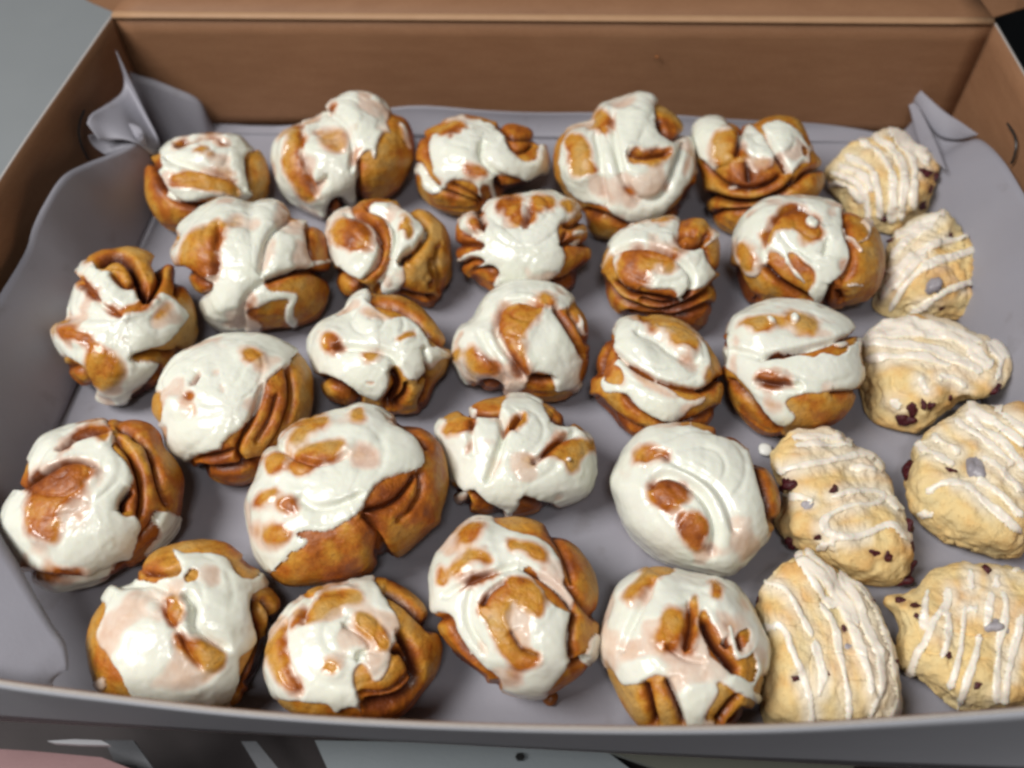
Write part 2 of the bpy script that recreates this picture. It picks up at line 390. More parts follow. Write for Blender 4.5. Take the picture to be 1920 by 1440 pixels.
def build_scone(k,D):
    v=D['v']; out=toP(D['out'],v)
    V,C,ax,c,T=body(out,h=.018,flat=3.6,side=3.6,taper=.0,grow=.985)
    q,back,dep=patt(V,c,T); px=np.linalg.norm(C-CP)/F; nrm=normals(V)
    if ((V-C)*nrm).sum(1).mean()<0: nrm=-nrm
    fade=np.clip(1-back/3,0,1); zfac=sstep(.001,.008,V[:,2])
    lump=noise(V*50,k+200)*5.5+fbm(V*130,k+210,2)*4.2+fbm(V*330,k+211,3)*1.5
    cra=np.abs(noise(V*85,k+220)); cra=-5*sstep(.08,0,cra)*sstep(-.1,.4,noise(V*30,k+7))
    cell=0
    off=lump+cra+cell
    Vd=V+nrm*(off*px*zfac)[:,None]; Vd[:,2]=np.maximum(Vd[:,2],.0018)
    up=nrm[:,2]
    bake=.40+.28*noise(V*38,k+240)+.03*lump+.15*sstep(.0,.9,up)-.12
    o=empty('glazed_scone',(C[0],C[1],0),D['label'],'scone','glazed berry scones along the right side'); org=(C[0],C[1],0)
    rag=noise(np.c_[q/14,np.full(len(q),k*5.)],15); sd=np.full(len(q),-40.); lvl=np.zeros(len(q))
    for j,s in enumerate(D['dr']):
        L=chaikin(toP(s,v),3,False); d,t=segd(q,L[:-1],L[1:],True)
        w_=(7.8+2.6*noise(np.c_[t*5,np.full(len(t),j*3.),np.full(len(t),k*1.)],9))*(.45+.55*sstep(0,.10,np.minimum(t,1-t)))
        sd=np.maximum(sd,w_-d+rag*1.4)
    filmv=sstep(-26,1,sd)*sstep(-.6,.35,noise(V*70,k+310))*np.clip(1-back,0,1)*sstep(-.2,.4,up)
    stain=np.zeros(len(V)); pp,_=proj(V); front=(back<=0)
    for s in D['be']:
        x,y,r=s.split(','); r=float(r.strip('g')); t_=np.array([float(x),float(y)])/v[2]+np.array(v[:2])
        stain=np.maximum(stain,np.exp(-(np.hypot(*(pp-t_).T)/(r*1.05))**2)*front)
    off_s=off-stain*4; Vd=V+nrm*(off_s*px*zfac)[:,None]; Vd[:,2]=np.maximum(Vd[:,2],.0018)
    mesh_obj('dough',Vd,GF,M_SC,o,org,dict(bake=np.clip(bake,0,1),fill=stain*.55,film=filmv))
    film=noise(V*55,k+300)
    lvl=np.clip(.30+sd/6.5,0,1)*(.75+.25*sstep(-.5,.5,film))
    on=(sd>-1.3)&(back<2.2)
    prof=np.sqrt(np.clip(1-(1-np.clip(sd/6,0,1))**2,0,1))
    lw=noise(V*50,k+200)*5.5+fbm(V*130,k+210,1)*4.2; offi=np.where(sd>0,np.maximum(off-.2,lw*.7+off*.3)+.4+3.0*prof,off+sd*1.0)
    Vi=V+nrm*(offi*px*zfac)[:,None]; Vi[:,2]=np.maximum(Vi[:,2],.0022)
    fm=on[GF].all(1)&(up[GF].mean(1)>-.35); idx=np.unique(GF[fm]); mp=-np.ones(len(V),int); mp[idx]=np.arange(len(idx))
    mesh_obj('glaze_drizzle',Vi[idx],mp[GF[fm]],M_GL,o,org,dict(level=lvl[idx]))
    pp,_=proj(V); front=(back<=0)
    for j,s in enumerate(D['be']):
        x,y,r=s.split(','); g=r.endswith('g'); r=float(r.strip('g')); t=np.array([float(x),float(y)])/v[2]+np.array(v[:2])
        dd=np.where(front,np.hypot(*(pp-t).T),1e9); i=dd.argmin()
        berry(o,Vd[i]-nrm[i]*r*px*.30,r*px,k*13+j,M_BERRYG if g else M_BERRY,nrm[i],org)
    return o

# ---- shapes read from the photograph, one entry per pastry.  v = (origin x, origin y, scale) of the numbers
def P(s): return [tuple(float(c) for c in q.split(',')) for q in s.split()]
S = 3.4286
Z1=(0,0,3.0); Z2=(500,140,S); Z3=(1000,140,S); Z4=(1360,0,S); Z5=(80,340,S); Z6=(560,360,S); Z7=(1080,340,S); Z8=(1360,360,S)
Z9=(0,600,S); Z10=(420,700,S); Z11=(800,680,S); Z12=(1080,560,S); Z13=(0,1020,S); Z14=(440,1020,S); Z15=(900,1020,S); Z16=(1360,720,S); Z17=(1360,1020,S)
# out: outline; ice: icing patches (level, pts); bare: openings in the icing (softness px, pts); thin: thin icing (strength, softness, pts)
# cr: folds of the dough (width px, depth px, filling 0..1, pts); rope: raised icing strands (half width px, pts)
BUNS = [
dict(v=Z1, label="small bun in the back left corner beside the curled paper",
 out="890,860 960,790 1060,752 1180,738 1310,745 1420,780 1490,860 1522,970 1505,1080 1430,1190 1300,1270 1130,1310 985,1308 900,1270 840,1180 803,1070 805,950 850,890",
 ice=[(1,"905,830 1000,775 1130,742 1300,745 1380,770 1460,800 1455,830 1400,850 1392,900 1400,960 1410,1030 1428,1090 1390,1135 1330,1118 1200,1112 1100,1132 1000,1148 940,1128 912,1080 910,1020 878,990 885,955 925,950 905,900")],
 bare=[(5,"982,838 1030,788 1130,763 1230,780 1300,805 1240,815 1170,792 1100,792 1040,815"),(5,"1105,885 1150,862 1200,885 1160,906"),(4,"972,1042 1000,1000 1080,972 1160,982 1230,1020 1300,1000 1345,1040 1345,1092 1280,1088 1200,1074 1100,1064 1000,1060")],
 thin=[(.5,8,"1000,960 1140,960 1240,990 1330,1000 1340,960 1200,940")],
 cr=[(8,9,.7,"990,835 1060,785 1180,775 1290,805 1400,800 1450,835"),(7,7,.3,"930,890 1040,930 1150,965 1300,1000 1370,1070"),(9,12,.6,"850,900 880,1000 930,1080 1000,1150 1130,1170 1260,1160"),(8,8,.3,"1395,860 1400,960 1420,1080")]),
dict(v=Z2, label="tall back-row bun, icing over its peak, smooth orange right cheek",
 out="395,235 420,190 480,140 560,113 640,118 700,150 760,200 800,245 880,260 930,320 955,420 950,530 900,640 840,740 760,800 600,810 520,850 440,900 370,935 300,900 180,820 100,730 50,600 48,500 80,430 150,370 240,320 340,280",
 ice=[(1,"395,235 420,190 480,140 560,113 640,118 700,150 760,200 797,250 790,290 770,305 805,385 770,375 730,400 705,480 690,570 668,490 630,500 600,560 595,650 580,740 585,810 545,850 500,835 455,795 410,815 392,870 385,930 300,900 180,820 100,730 50,600 48,500 80,430 150,370 240,320 340,280"),(.8,"835,300 880,320 915,400 925,500 890,450 850,380")],
 bare=[(6,"118,540 140,440 190,380 255,348 238,420 225,520 240,620 290,700 335,760 260,775 190,700 140,620"),(4,"400,215 460,190 450,240 410,248")],
 thin=[(.75,14,"330,340 520,330 545,430 480,520 380,500 320,430"),(.7,10,"540,480 620,430 600,560 540,600"),(.6,8,"250,640 330,690 400,650 370,740 290,730")],
 cr=[(7,6,.0,"240,340 228,450 235,560 290,690 340,760"),(7,9,.5,"600,540 592,650 590,760 600,810"),(8,14,1,"400,900 430,830 470,800 510,850"),(8,5,.0,"400,250 520,330 560,460 540,620"),(6,6,.4,"320,720 390,650")]),
dict(v=Z2, label="back-row bun behind the centre with an open curl of dough at upper right",
 out="960,430 990,370 1080,330 1180,300 1260,270 1380,280 1480,315 1600,315 1720,350 1790,430 1820,520 1810,600 1760,690 1640,740 1500,780 1430,850 1330,905 1200,905 1060,860 980,780 945,680 940,580 950,500",
 ice=[(1,"1030,390 1110,362 1120,330 1200,285 1280,275 1380,310 1450,325 1510,370 1545,420 1580,480 1620,550 1680,560 1730,540 1740,470 1762,430 1800,500 1812,590 1770,665 1680,692 1580,680 1490,650 1460,680 1475,780 1450,815 1438,720 1385,700 1375,760 1412,835 1368,795 1348,705 1230,680 1170,690 1140,750 1070,785 1000,745 968,650 950,570 980,560 1010,640 1090,712 1130,720 1062,640 1040,560 1028,470")],
 bare=[(4,"1110,368 1200,322 1285,340 1222,392 1140,398"),(6,"1275,590 1340,605 1405,630 1370,665 1300,645")],
 thin=[(.5,8,"1180,300 1280,278 1380,310 1260,320")],
 cr=[(8,12,.9,"1490,330 1560,400 1640,400 1740,395 1770,440"),(6,8,.6,"1540,420 1600,500 1680,480 1720,430"),(7,6,.2,"965,560 1010,660 1090,735 1200,790 1380,850"),(8,9,.2,"1385,440 1365,520 1430,600 1540,665 1640,690"),(8,11,.8,"1480,660 1485,760 1640,725 1780,650"),(6,6,.5,"1180,700 1290,770 1400,830"),(6,5,.3,"1010,380 1015,500 1050,620")]),
dict(v=Z3, label="large tall back-row bun right of centre, two orange slots in thick icing",
 out="120,480 150,400 210,350 290,320 400,300 410,250 480,180 580,140 690,125 770,140 800,195 880,230 960,310 1000,390 1030,500 1035,620 1050,700 1020,800 960,900 900,980 700,1060 480,1075 360,1040 330,920 240,810 170,720 125,620",
 ice=[(1,"195,400 240,345 310,320 390,320 410,250 480,180 580,140 690,125 770,140 785,210 770,240 800,310 790,370 850,400 915,432 960,370 1000,390 1025,480 1030,600 1000,700 940,780 880,840 850,900 780,960 680,980 600,960 520,920 460,850 380,838 300,820 220,750 190,680 165,600 165,520 180,450")],
 bare=[(5,"218,450 260,395 310,410 340,500 388,590 370,652 300,672 238,632 250,540"),(4,"598,490 640,468 700,500 790,522 850,480 885,500 850,555 770,585 700,562 640,540"),(8,"430,270 490,250 512,330 480,400 420,380")],
 thin=[(.7,8,"580,715 630,730 670,790 600,770"),(.6,8,"850,680 895,660 875,755 840,760"),(.5,10,"480,200 560,160 680,150 650,220 540,250"),(.6,8,"940,620 990,480 1010,520 970,680")],
 cr=[(8,12,.9,"800,290 830,370 920,425 980,370"),(9,7,.0,"400,390 430,520 440,700 470,860"),(10,8,.0,"510,250 520,400 560,600 600,720 700,830 830,790 900,640 960,430"),(7,6,.5,"600,500 700,540 860,510"),(9,8,.6,"330,870 500,940 640,985 820,960 960,860 1040,700")]),
dict(v=Z3, label="bun nearest the back scone, three iced lobes above bare ribbed sides",
 out="1030,360 1060,300 1120,272 1200,270 1270,310 1400,310 1440,290 1500,260 1600,250 1700,275 1760,350 1800,450 1820,510 1880,580 1892,680 1870,790 1700,880 1500,960 1400,1030 1290,1045 1180,990 1110,890 1085,760 1075,640 1040,560 1025,450",
 ice=[(1,"1030,360 1060,310 1120,275 1200,270 1260,320 1300,370 1370,330 1400,310 1450,350 1490,400 1540,450 1582,490 1550,530 1548,590 1480,625 1430,650 1388,612 1370,560 1300,530 1270,575 1180,602 1160,635 1100,570 1045,500 1028,430"),(1,"1440,322 1540,300 1640,310 1720,370 1750,430 1790,470 1797,555 1750,542 1710,570 1682,632 1650,635 1620,560 1560,480 1500,400"),(.6,"1232,712 1300,712 1292,742 1250,738"),(.6,"1330,735 1405,738 1400,760 1335,755")],
 bare=[(7,"1180,400 1250,370 1335,400 1322,480 1282,575 1190,585 1172,500"),(3,"1708,460 1750,448 1762,500 1720,505")],
 thin=[(.5,9,"1310,470 1400,520 1370,560 1300,530"),(.4,8,"1400,560 1540,540 1530,600 1440,640")],
 cr=[(8,12,.6,"1080,560 1150,665 1270,720 1400,735 1530,690 1600,620"),(10,16,1,"1090,770 1250,820 1450,835 1620,770 1700,650"),(7,9,.7,"1370,560 1382,690"),(8,9,.6,"1340,330 1330,440 1300,530"),(8,9,.7,"1500,395 1560,480 1640,625"),(8,11,.7,"1660,740 1740,645 1800,595 1870,600"),(7,8,.6,"1120,900 1250,880 1450,880 1620,830")]),
dict(v=Z5, label="wide-petalled bun touching the small corner bun, orange cheek at its lower right",
 out="870,320 940,230 1040,160 1160,110 1260,125 1340,150 1430,110 1520,130 1580,200 1640,260 1720,265 1790,290 1830,370 1850,470 1850,560 1835,610 1850,700 1830,800 1760,900 1650,940 1500,945 1400,970 1280,990 1170,960 1080,900 1040,820 1010,740 940,660 910,560 850,500 840,460 860,400",
 ice=[(1,"880,300 940,230 1040,160 1160,110 1260,125 1340,150 1430,110 1520,130 1570,190 1590,265 1640,265 1692,265 1702,350 1722,450 1762,530 1730,570 1640,562 1610,590 1500,612 1432,640 1438,700 1540,712 1642,705 1645,760 1612,820 1620,870 1655,910 1600,932 1545,890 1560,800 1580,760 1480,762 1420,800 1330,832 1300,870 1400,900 1420,940 1360,975 1280,990 1170,960 1080,900 1040,820 1010,740 1060,700 1110,650 1040,640 980,580 900,520 850,500 840,460 880,420 900,360"),(.8,"1730,508 1842,500 1842,522 1760,542")],
 bare=[(9,"930,480 960,370 1050,330 1130,290 1180,320 1130,400 1110,500 1130,590 1060,640 980,590 920,530")],
 thin=[(.7,12,"1180,270 1240,205 1290,240 1230,310"),(.5,14,"1380,580 1440,380 1490,340 1510,450 1450,580"),(.6,10,"1280,800 1340,700 1400,760 1330,850"),(.5,10,"1320,840 1440,760 1540,780 1520,900 1400,900")],
 cr=[(9,8,.1,"1585,250 1490,315 1430,400 1400,600"),(9,15,.9,"1430,645 1600,580 1740,572 1845,620"),(7,9,.6,"910,540 980,620 1080,660 1060,720 1010,740"),(9,6,.0,"1430,640 1300,740 1280,830 1290,960"),(9,6,.0,"1140,300 1130,420 1120,560 1110,650"),(6,5,.3,"1700,300 1722,450 1760,530")]),
dict(v=Z6, label="bun with pale curled centre at its left and bare golden coils at its right",
 out="190,260 210,180 280,110 340,90 400,50 500,30 600,45 700,70 800,100 880,150 950,230 1000,340 1005,460 990,560 940,650 900,710 860,755 770,735 640,690 540,680 450,650 400,670 310,680 250,620 230,540 210,450 195,350",
 ice=[(1,"190,260 210,180 280,110 345,92 352,130 440,175 500,230 530,330 510,440 465,540 420,570 360,552 270,505 230,450 200,380"),(1,"440,72 520,58 620,80 700,130 760,190 820,185 852,230 832,282 780,300 770,352 720,372 670,412 652,460 682,480 692,560 650,625 600,662 540,650 490,605 540,540 570,460 580,390 600,330 590,230 530,140 440,105")],
 bare=[(7,"240,310 230,240 290,185 345,190 400,240 445,330 432,385 380,372 340,335 250,335"),(5,"660,180 700,170 712,280 682,300")],
 thin=[(.4,8,"380,230 470,220 480,330 440,360"),(.5,10,"640,480 690,500 690,580 650,610")],
 cr=[(8,11,.2,"300,150 400,140 490,200 530,300 525,400 480,500 420,572"),(8,11,.2,"430,90 560,125 625,230 625,330 590,430 555,560 490,640"),(11,18,1,"655,470 685,410 745,370"),(9,12,.3,"700,450 790,330 850,230 760,130 650,55"),(9,13,.3,"875,420 860,500 905,570 850,620"),(8,9,.5,"240,500 350,600 460,645"),(7,8,.3,"920,330 890,440 930,560 900,640"),(7,9,.7,"640,660 760,690 880,680")]),
dict(v=Z6, label="bun with flat white icing over small knobbly folds at its rim, behind the centre bun",
 out="1010,190 1060,140 1130,125 1180,140 1200,90 1280,40 1400,30 1500,5 1620,10 1720,50 1800,100 1850,170 1865,260 1870,320 1890,380 1870,460 1820,540 1780,610 1700,670 1600,700 1450,700 1300,680 1210,640 1150,580 1070,530 1030,460 1005,380 1000,280",
 ice=[(1,"1040,180 1080,140 1140,130 1182,160 1200,90 1280,40 1400,30 1500,5 1620,10 1720,50 1800,90 1812,130 1740,182 1700,202 1658,232 1680,300 1700,370 1722,420 1700,480 1660,540 1610,592 1500,640 1380,660 1228,612 1270,552 1262,500 1210,482 1130,515 1108,500 1178,462 1150,422 1090,422 1040,465 1038,420 1100,380 1170,372 1192,342 1130,290 1060,262 1038,220"),(.9,"1748,262 1800,235 1866,250 1820,278 1750,284"),(.8,"1758,322 1810,298 1842,325 1800,330")],
 bare=[(5,"1090,190 1150,168 1195,200 1172,245 1110,235"),(6,"1275,95 1350,58 1435,68 1435,110 1442,185 1410,205 1368,135 1300,115"),(5,"1500,105 1535,118 1522,192 1480,202"),(6,"1518,70 1600,58 1638,90 1595,115 1540,105"),(5,"1675,95 1770,82 1722,125")],
 thin=[],
 cr=[(7,9,.5,"1150,140 1192,200 1175,280 1060,262"),(7,9,.5,"1010,350 1100,330 1190,345"),(7,9,.5,"1030,480 1090,440 1160,430 1185,465"),(7,9,.4,"1110,515 1200,490 1265,500 1275,560"),(8,11,.6,"1700,200 1760,225 1860,170"),(8,12,.6,"1680,345 1740,310 1870,335"),(8,8,.2,"1500,110 1465,200 1450,240"),(9,10,.4,"1600,620 1750,570 1880,450"),(6,7,.4,"1720,260 1700,330")]),
dict(v=Z7, label="bun with one large orange oval dome framed by icing and ribbed dark front",
 out="150,560 160,480 200,420 260,330 360,270 480,250 600,240 680,260 760,230 830,235 880,290 930,350 940,450 935,560 925,680 900,780 860,880 800,960 700,975 560,950 440,910 300,885 230,830 180,740 140,650",
 ice=[(1,"215,400 280,330 380,280 480,270 600,250 682,258 660,310 640,370 700,422 760,442 812,408 850,500 890,560 902,602 862,632 812,692 770,702 740,690 712,740 702,782 660,772 640,702 560,697 460,690 420,682 410,712 340,692 270,632 240,562 240,480 265,450 200,520 150,602 135,615 170,530 215,450"),(.8,"830,242 862,290 932,335 900,372 850,412 826,402 885,355 850,300")],
 bare=[(9,"290,560 310,480 370,440 460,440 560,460 645,500 590,540 500,550 460,600 440,685 360,672 310,622"),(5,"530,258 630,250 600,272")],
 thin=[(.5,9,"480,600 620,530 700,560 600,620"),(.5,8,"400,290 520,280 460,300")],
 cr=[(8,12,.2,"240,470 330,425 460,428 600,468 700,540 745,620 735,690"),(7,9,.4,"640,370 700,425 820,410 850,330"),(10,13,.8,"240,640 330,720 480,745 640,775"),(9,13,.7,"150,600 200,700 300,790 450,850 560,862 700,800 850,720 930,620"),(8,14,1,"740,690 705,760 560,815 400,765"),(6,6,.3,"640,370 700,300 780,330"),(6,6,.4,"840,430 860,530 915,580"),(7,8,.5,"300,850 500,900 700,880 880,780")]),
dict(v=Z8, label="big round bun beside the second scone, icing around a bare C-shaped coil",
 out="20,380 40,300 90,190 160,110 240,50 330,30 460,30 580,40 680,60 780,100 880,160 960,230 1010,310 1040,420 1030,530 990,630 920,700 820,750 700,770 560,780 400,770 280,750 150,740 90,670 40,570 15,470",
 ice=[(1,"48,380 60,280 100,190 170,110 240,50 330,30 460,30 580,40 700,70 765,120 772,190 750,260 790,330 812,400 792,480 742,542 672,592 662,650 622,712 580,725 528,682 540,620 567,570 560,500 500,460 440,400 400,400 460,490 522,580 512,602 450,542 388,452 350,400 300,380 270,400 282,440 240,470 220,545 150,555 100,495 50,430")],
 bare=[(5,"245,300 258,230 300,170 380,110 460,90 530,120 575,180 602,230 592,302 540,302 490,272 450,222 400,242 340,262 312,322 272,360"),(7,"92,370 120,332 172,350 202,420 192,492 140,482"),(4,"428,390 500,435 562,520 562,575 510,552 450,462")],
 thin=[(.5,8,"640,120 700,110 720,170 660,180"),(.6,8,"720,440 790,420 780,500 730,520")],
 blob=[(1,"500,200 550,178 602,230 572,272 510,248")],
 rope=[(3,"880,190 930,240 912,300 862,322"),(3,"760,240 820,280 870,385"),(2.5,"790,600 830,590 880,600")],
 cr=[(9,14,.9,"245,465 330,560 430,640 560,705"),(8,10,.3,"40,480 110,640 200,735"),(7,8,.0,"635,410 650,360 660,310"),(8,10,.5,"690,590 665,670 640,760"),(8,8,.3,"250,460 240,330 300,190 400,110 520,110 600,200"),(9,9,.3,"720,640 760,720"),(8,7,.1,"760,120 800,300 830,440 760,580")]),
dict(v=Z5, label="bun near the left wall with a dark burnt hollow curl on top",
 out="80,980 100,930 190,900 180,800 205,740 230,600 260,540 280,480 350,420 460,395 580,400 680,450 740,510 820,520 870,590 910,640 980,760 1000,880 1010,1000 940,1090 860,1160 780,1220 740,1320 640,1390 500,1440 400,1425 350,1370 240,1330 160,1260 135,1160 105,1080",
 ice=[(1,"80,980 100,930 190,900 175,810 200,740 230,650 225,600 270,520 330,500 345,560 400,570 450,572 440,620 510,680 600,690 640,755 640,792 700,752 760,705 815,740 882,800 942,850 930,900 870,950 820,1010 760,1062 650,1090 568,1132 590,1152 680,1150 757,1170 742,1240 700,1322 600,1362 560,1400 470,1440 400,1420 340,1340 290,1230 250,1180 130,1120 90,1040")],
 bare=[(5,"390,790 430,788 500,858 600,818 705,752 725,772 640,842 560,882 510,892 440,862"),(5,"222,608 290,628 372,730 340,752 270,692 230,642"),(6,"115,945 200,955 300,1000 355,1052 260,1052 170,1002"),(9,"300,1150 320,1080 400,1100 480,1180 482,1252 400,1295 320,1262 298,1200")],
 thin=[(.6,10,"690,870 780,770 840,820 740,900"),(.5,12,"300,1060 420,1060 560,1180 480,1300 330,1290"),(.7,10,"560,1340 700,1260 720,1300 600,1380")],
 cr=[(13,20,1,"350,540 395,490 480,460 550,500 600,580 640,680 645,770"),(7,9,.5,"450,590 520,680 600,650 590,570"),(10,17,.9,"730,500 765,600 710,720 650,790"),(8,10,.6,"870,740 885,650 860,560"),(8,10,.5,"570,1135 700,1100 840,1125 900,1080"),(8,9,.4,"140,1180 260,1240 340,1360"),(8,12,.8,"560,1400 660,1350 720,1260 760,1180"),(8,6,.0,"230,620 330,740 420,830 520,880")]),
dict(v=Z9, label="bun with white icing like a flat cap and two bare coils down its right side",
 out="975,560 980,480 1030,440 1060,330 1130,240 1250,170 1390,105 1550,85 1700,90 1850,150 1950,220 2010,330 2025,480 2010,580 1980,700 1900,790 1800,880 1700,960 1640,1030 1540,1070 1400,1055 1320,1015 1230,955 1200,900 1110,860 1050,780 1040,700 1010,640 978,600",
 ice=[(1,"1030,440 1060,330 1130,240 1250,170 1390,105 1550,85 1700,90 1850,140 1930,190 1880,250 1850,302 1770,342 1712,400 1700,500 1660,592 1590,662 1520,722 1440,782 1420,840 1290,872 1230,902 1170,922 1120,880 1060,800 1040,700 1050,620 1030,540")],
 bare=[(8,"1550,222 1620,200 1685,240 1640,272 1560,252")],
 thin=[(.8,6,"1225,425 1270,335 1300,350 1260,425"),(.8,6,"1175,490 1235,455 1265,490 1220,525"),(.6,8,"1220,560 1255,530 1275,605 1230,615"),(.7,7,"1048,680 1092,680 1085,785 1060,775"),(.45,10,"1400,420 1440,410 1460,470 1420,490"),(.3,14,"1120,540 1240,520 1280,660 1160,660"),(.35,10,"1400,170 1470,160 1480,200 1420,210"),(.5,10,"1360,330 1420,320 1420,370 1370,370")],
 cr=[(9,14,.5,"1690,420 1640,600 1540,780 1520,870 1580,930"),(9,13,.3,"1850,300 1880,420 1880,560 1800,760 1700,900"),(7,9,.3,"1230,905 1350,890 1430,870 1510,840"),(9,14,.8,"1240,960 1400,975 1540,950 1700,900"),(5,5,.8,"1235,415 1285,345"),(6,7,.3,"1780,480 1740,640 1650,800")]),
dict(v=Z6, label="bun with white icing forked over its front and dark gaps beneath",
 out="70,940 100,880 160,830 300,760 320,700 380,640 450,620 520,650 640,650 740,700 840,770 920,880 970,960 985,1040 960,1130 900,1230 870,1330 820,1410 720,1440 560,1440 400,1385 260,1375 150,1310 120,1220 100,1120 65,1020",
 ice=[(1,"95,900 160,830 300,770 310,710 380,640 450,625 472,660 455,700 520,770 600,822 660,800 720,812 790,872 830,960 850,1002 900,980 962,1030 972,1070 910,1082 882,1120 860,1172 832,1112 806,1075 820,1130 832,1172 790,1207 712,1217 670,1182 640,1110 604,1120 590,1200 570,1282 530,1332 480,1345 400,1312 340,1262 260,1212 180,1182 120,1172 70,1062 80,980")],
 bare=[(8,"175,995 165,930 220,918 275,980 235,1022"),(7,"398,1018 505,1030 482,1085 440,1095"),(4,"638,940 700,922 742,930 690,962 640,968")],
 thin=[(.6,12,"420,720 560,790 620,830 500,840 380,790"),(.4,10,"180,900 290,960 300,1040 200,1050"),(.6,4,"430,1210 500,1215 480,1235 440,1230")],
 cr=[(9,14,1,"130,1190 240,1235 330,1305 400,1365"),(14,20,1,"600,1130 650,1230 610,1310 550,1390"),(9,13,.8,"700,1225 690,1300 600,1400"),(8,11,.6,"780,1230 830,1180 860,1200 840,1290 780,1390"),(10,10,.1,"240,1000 420,1005 580,1030 640,1110"),(7,8,.4,"800,1000 815,1080 860,1180"),(8,9,.4,"440,690 600,720 740,790 850,920 960,1000")]),
dict(v=Z6, label="bun at the centre of the box, orange oval in a looped icing swirl",
 out="1000,960 1040,870 1110,830 1150,770 1180,700 1240,630 1340,580 1480,565 1620,590 1720,640 1790,710 1860,800 1890,900 1895,1020 1870,1120 1830,1220 1780,1290 1700,1335 1560,1350 1400,1325 1280,1295 1160,1275 1060,1215 1020,1120 1003,1040",
 ice=[(1,"1000,960 1040,870 1110,830 1150,770 1180,700 1240,630 1340,580 1480,565 1620,590 1720,640 1782,700 1740,742 1690,752 1640,742 1680,820 1740,920 1782,990 1822,1060 1822,1130 1800,1190 1822,1242 1740,1282 1650,1292 1640,1232 1620,1182 1550,1170 1490,1182 1470,1242 1440,1292 1370,1302 1310,1282 1262,1212 1160,1232 1060,1212 1030,1130 1010,1060"),(.8,"1790,760 1830,800 1852,880 1872,930 1830,890")],
 bare=[(9,"1275,830 1300,760 1390,718 1480,718 1560,740 1530,820 1470,870 1440,960 1440,1060 1482,1130 1440,1152 1370,1070 1360,960 1290,880"),(7,"1100,1040 1150,1030 1210,1080 1252,1130 1180,1162 1110,1132"),(5,"1560,670 1640,700 1632,732 1580,702"),(4,"1005,1040 1055,1050 1040,1085")],
 thin=[(.5,10,"1080,960 1140,960 1160,1020 1100,1040"),(.4,10,"1440,620 1600,640 1640,700 1500,660")],
 cr=[(10,12,.1,"1560,740 1480,700 1380,695 1290,745 1255,860 1290,960 1370,1080 1450,1200"),(9,9,.4,"1640,745 1720,850 1800,980 1850,1060"),(9,16,1,"1485,1195 1560,1215 1645,1205"),(7,9,.5,"1160,1240 1240,1220 1310,1285"),(9,6,.0,"1150,900 1200,1000 1280,1100 1330,1240"),(7,7,.3,"1740,750 1820,860 1870,980")]),
dict(v=Z12, label="bun with a white icing cap, a bare ring and a second icing band below",
 out="100,480 110,380 160,260 230,210 260,150 330,110 420,120 540,130 650,150 760,210 850,290 910,380 970,520 960,620 930,700 880,800 800,860 640,900 480,905 370,895 290,850 230,800 130,700 80,650 95,560",
 ice=[(1,"225,250 260,160 330,110 400,120 420,150 540,130 640,160 760,220 840,300 865,400 855,470 902,490 880,560 800,592 700,562 600,550 480,492 380,422 280,372 230,330"),(.95,"270,360 330,422 430,482 560,545 620,592 700,652 770,650 842,618 822,672 740,712 680,762 640,802 560,792 450,752 380,702 330,622 250,602 190,612 155,570 160,510 210,460 245,410")],
 bare=[(7,"400,172 440,140 540,130 620,160 700,230 775,300 740,355 680,322 620,232 540,190 440,190"),(6,"835,430 880,420 865,522 800,532"),(3,"178,520 230,438 282,448 307,510 282,562 210,562")],
 thin=[(.6,10,"290,390 400,470 560,560 680,650 560,640 420,560"),(.5,8,"250,470 320,480 330,560 280,580")],
 cr=[(7,11,.4,"250,330 330,415 450,490 560,540 720,592 840,592 910,550"),(7,10,.4,"130,500 160,380 200,280 235,250"),(9,14,1,"800,600 870,570 940,500"),(7,8,.4,"300,620 380,710 520,800 640,830 800,780 920,690"),(12,7,.0,"380,210 520,250 610,340 720,400 800,400"),(8,9,.3,"100,620 220,760 400,850 620,880")]),
dict(v=Z12, label="bun with icing folded like an eyelid over a dark red slit",
 out="925,370 918,220 975,215 1000,130 1090,60 1220,20 1350,12 1500,30 1640,80 1740,130 1820,200 1840,290 1862,450 1850,560 1820,650 1740,760 1600,840 1440,870 1310,900 1200,885 1090,800 1000,680 950,560 930,450",
 ice=[(1,"960,290 980,180 1020,110 1120,50 1220,22 1350,14 1500,32 1640,85 1740,140 1817,205 1822,330 1820,400 1852,490 1822,560 1780,602 1650,602 1500,612 1352,642 1352,692 1422,742 1400,782 1330,832 1250,792 1180,702 1130,622 1080,552 980,462 925,400 930,340")],
 bare=[(3,"1180,385 1300,345 1450,322 1600,288 1700,240 1820,205 1812,252 1742,312 1682,365 1620,342 1560,332 1480,372 1350,392 1230,412"),(7,"1085,190 1150,160 1270,130 1400,108 1500,150 1535,205 1450,195 1380,152 1290,152 1240,212 1150,217"),(7,"1165,500 1300,488 1425,540 1300,562 1200,552")],
 thin=[(.6,12,"1020,240 1050,240 1060,300 1020,310"),(.55,14,"1180,660 1330,650 1340,720 1260,760"),(.4,10,"1560,120 1700,160 1600,180")],
 blob=[(1,"1370,130 1400,110 1440,150 1410,182 1375,165"),(1,"1220,140 1270,140 1292,175 1240,192"),(.7,"1620,275 1720,260 1765,290 1690,335")],
 cr=[(7,14,.9,"1170,392 1300,350 1470,322 1650,272 1825,212"),(9,9,.5,"1160,530 1300,560 1450,560"),(9,9,.5,"980,520 1110,660 1200,790 1330,860"),(7,8,.4,"1640,602 1840,600"),(9,6,.0,"1000,330 1100,350 1200,380"),(7,8,.4,"930,240 970,330 945,430")]),
dict(v=Z9, label="large bun at the left edge, orange dome in white icing, bare ribs at right",
